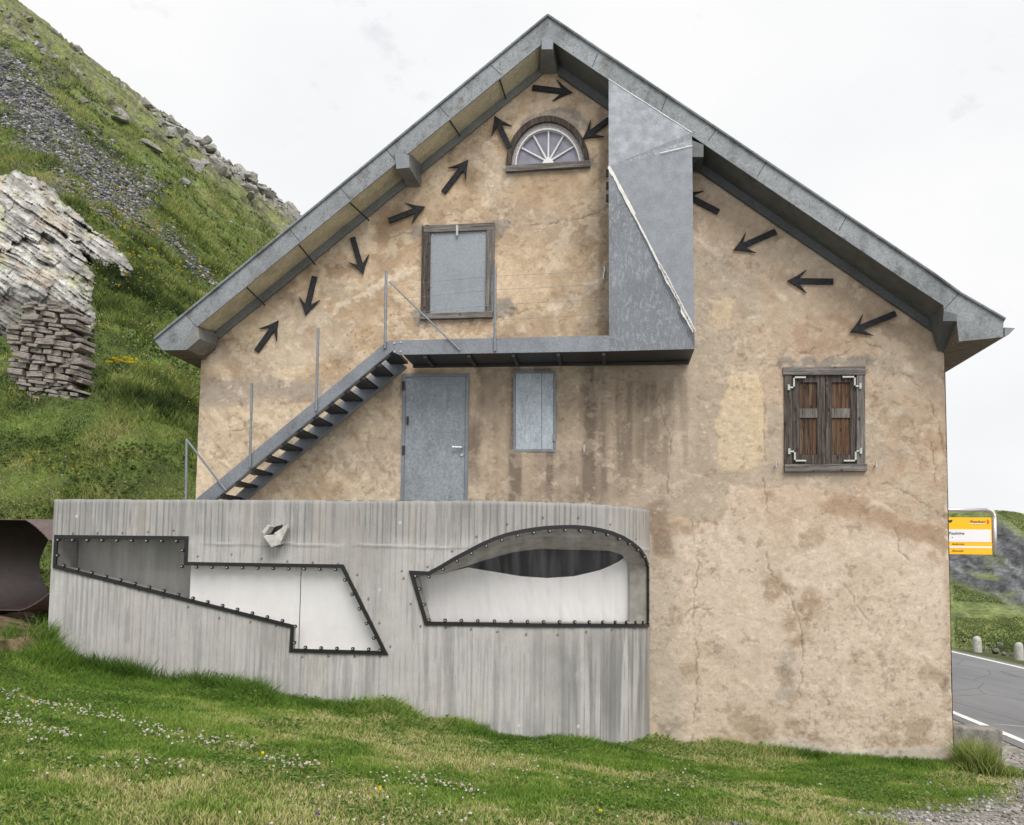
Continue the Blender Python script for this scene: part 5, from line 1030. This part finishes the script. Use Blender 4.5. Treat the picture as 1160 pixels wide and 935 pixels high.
# gravel stones
n = 26000; x_ = rng.uniform(1, 7.2, n); y_ = rng.uniform(-7.2, 1.6, n); g_ = gsd(x_, y_); m_ = ((rng.random(n) < .06+.94*ss(-.5, .3, g_)) & (y_ < -.05) | (x_ > 5.9)) & ((x_ < 6.5)) & ~((x_ > 4.6) & (x_ < 5.75) & (y_ > -.1)) & (g_ > -1.2)
x_, y_ = x_[m_], y_[m_]; n = len(x_); s = .006+.030*rng.random(n)**6+.007*rng.random(n); P = np.stack([x_, y_, tz(x_, y_)+s*.3], -1)
def stones(name, P, s, shade, label):
    n = len(P); oct_ = np.array([(1, 0, 0), (0, 1, 0), (-1, 0, 0), (0, -1, 0), (0, 0, 1), (0, 0, -1)], float); of_ = np.array([(0, 1, 4), (1, 2, 4), (2, 3, 4), (3, 0, 4), (1, 0, 5), (2, 1, 5), (3, 2, 5), (0, 3, 5)])
    dv = oct_[None]*s[:, None, None]*rng.uniform(.55, 1.25, (n, 6, 1))*np.array([1, 1, .65]); rt = rng.uniform(0, 6.28, n)[:, None]
    V = np.stack([dv[..., 0]*np.cos(rt)-dv[..., 1]*np.sin(rt), dv[..., 0]*np.sin(rt)+dv[..., 1]*np.cos(rt), dv[..., 2]], -1)+P[:, None]
    T = (np.arange(n)*6)[:, None, None]+of_[None]; c = np.repeat(grad(rng.random(n), shade), 6, 0)
    tag(link(name, fast_mesh(name, V.reshape(-1, 3), None, T.reshape(-1, 3), c), None, [M['gravel']]), label, name, None, 'stuff')
stones('gravel', P, s, [(0, (.13, .125, .12)), (.6, (.30, .285, .265)), (1, (.46, .44, .41))], 'loose grey gravel at the lower right beside the lawn')
aa = rng.uniform(-.86, -.38, 160000); dd = rng.uniform(28, 110, 160000); x_, y_ = aa*dd, dd-13; ppx, ppy = proj(np.stack([x_, y_, tz(x_, y_)], -1))
dn = np.minimum(segdist(ppx, ppy, [(-30, 70), (30, 115), (75, 165), (120, 205), (150, 228)])/34, segdist(ppx, ppy, [(130, 230), (200, 275), (240, 320)])/11); k_ = rng.random(len(x_)) < .8*ss(1.15, .35, dn+(fbm(x_*.3, y_*.3, 4, 71)-.5)*1.3)+.012*ss(.5, .62, fbm(x_*.15, y_*.15, 4, 77)); x_, y_, dd = x_[k_], y_[k_], dd[k_]
s_ = dd*(.0011+.0030*rng.random(len(x_))**3); stones('scree', np.stack([x_, y_, tz(x_, y_)+s_*.3], -1), s_, [(0, (.055, .055, .06)), (.5, (.15, .148, .155)), (.85, (.28, .275, .28)), (1, (.45, .44, .44))], 'bluish grey scree tongue on the upper left hillside')

# ------------------------------------------------------------------ SKY and SUN
EL, AZ = math.radians(50), math.radians(155)          # azimuth clockwise from +Y
wd = bpy.data.worlds.new('World'); scene.world = wd; wd.use_nodes = True; nt = wd.node_tree; bg = nt.nodes['Background']
sk = nt.nodes.new('ShaderNodeTexSky'); sk.sky_type = 'NISHITA'; sk.sun_disc = False; sk.sun_elevation = EL; sk.sun_rotation = AZ
tc = nt.nodes.new('ShaderNodeTexCoord'); mp = nt.nodes.new('ShaderNodeMapping'); mp.inputs['Scale'].default_value = (1, 1, 1.6); mp.inputs['Location'].default_value = (.62, .2, -.15); nt.links.new(tc.outputs['Generated'], mp.inputs[0])
nz = nt.nodes.new('ShaderNodeTexNoise'); nz.inputs['Scale'].default_value = 13; nz.inputs['Detail'].default_value = 7; nz.inputs['Roughness'].default_value = .6; nt.links.new(mp.outputs[0], nz.inputs[0])
cr = nt.nodes.new('ShaderNodeValToRGB'); cr.color_ramp.elements[0].position = .64; cr.color_ramp.elements[0].color = (1, 1, 1, 1); cr.color_ramp.elements[1].position = .80; cr.color_ramp.elements[1].color = (.80, .80, .80, 1); pass
n2_ = nt.nodes.new('ShaderNodeTexNoise'); n2_.inputs['Scale'].default_value = 2.6; n2_.inputs['Detail'].default_value = 6; nt.links.new(mp.outputs[0], n2_.inputs[0])
c2_ = nt.nodes.new('ShaderNodeValToRGB'); c2_.color_ramp.elements[0].position = .36; c2_.color_ramp.elements[0].color = (.91, .92, .935, 1); c2_.color_ramp.elements[1].position = .58; c2_.color_ramp.elements[1].color = (.985, .985, .99, 1); nt.links.new(n2_.outputs[0], c2_.inputs[0])
vm = nt.nodes.new('ShaderNodeVectorMath'); vm.operation = 'SCALE'; vm.inputs['Scale'].default_value = 10.; nt.links.new(c2_.outputs[0], vm.inputs[0])
gap = ray(445, 82); gap = gap/np.linalg.norm(gap)            # a thin break in the cloud
dv_ = nt.nodes.new('ShaderNodeVectorMath'); dv_.operation = 'DISTANCE'; dv_.inputs[1].default_value = tuple(gap); nt.links.new(tc.outputs['Generated'], dv_.inputs[0])
mr = nt.nodes.new('ShaderNodeMapRange'); mr.inputs[1].default_value = .0; mr.inputs[2].default_value = .085; mr.inputs[3].default_value = .19; mr.inputs[4].default_value = 0; nt.links.new(dv_.outputs['Value'], mr.inputs[0])
ad = nt.nodes.new('ShaderNodeMath'); nt.links.new(nz.outputs[0], ad.inputs[0]); nt.links.new(mr.outputs[0], ad.inputs[1]); nt.links.new(ad.outputs[0], cr.inputs[0])
cl_ = nt.nodes.new('ShaderNodeMix'); cl_.data_type = 'RGBA'; cl_.inputs[7].default_value = (9.6, 9.65, 9.8, 1); nt.links.new(cr.outputs[0], cl_.inputs[0]); nt.links.new(vm.outputs[0], cl_.inputs[7]); nt.links.new(sk.outputs[0], cl_.inputs[6])
nt.links.new(cl_.outputs[2], bg.inputs[0]); bg.inputs[1].default_value = .1
sl = bpy.data.lights.new('sun', 'SUN'); sl.energy = 3.3; sl.angle = math.radians(40); sl.color = (1, .965, .91); so_ = bpy.data.objects.new('sun', sl); col.objects.link(so_)
sd = Vector((math.sin(AZ)*math.cos(EL), math.cos(AZ)*math.cos(EL), math.sin(EL))); so_.rotation_euler = sd.to_track_quat('Z', 'Y').to_euler(); so_.location = (10, -20, 30)
scene.view_settings.view_transform = 'Standard'; scene.view_settings.look = 'None'; scene.view_settings.exposure = 0
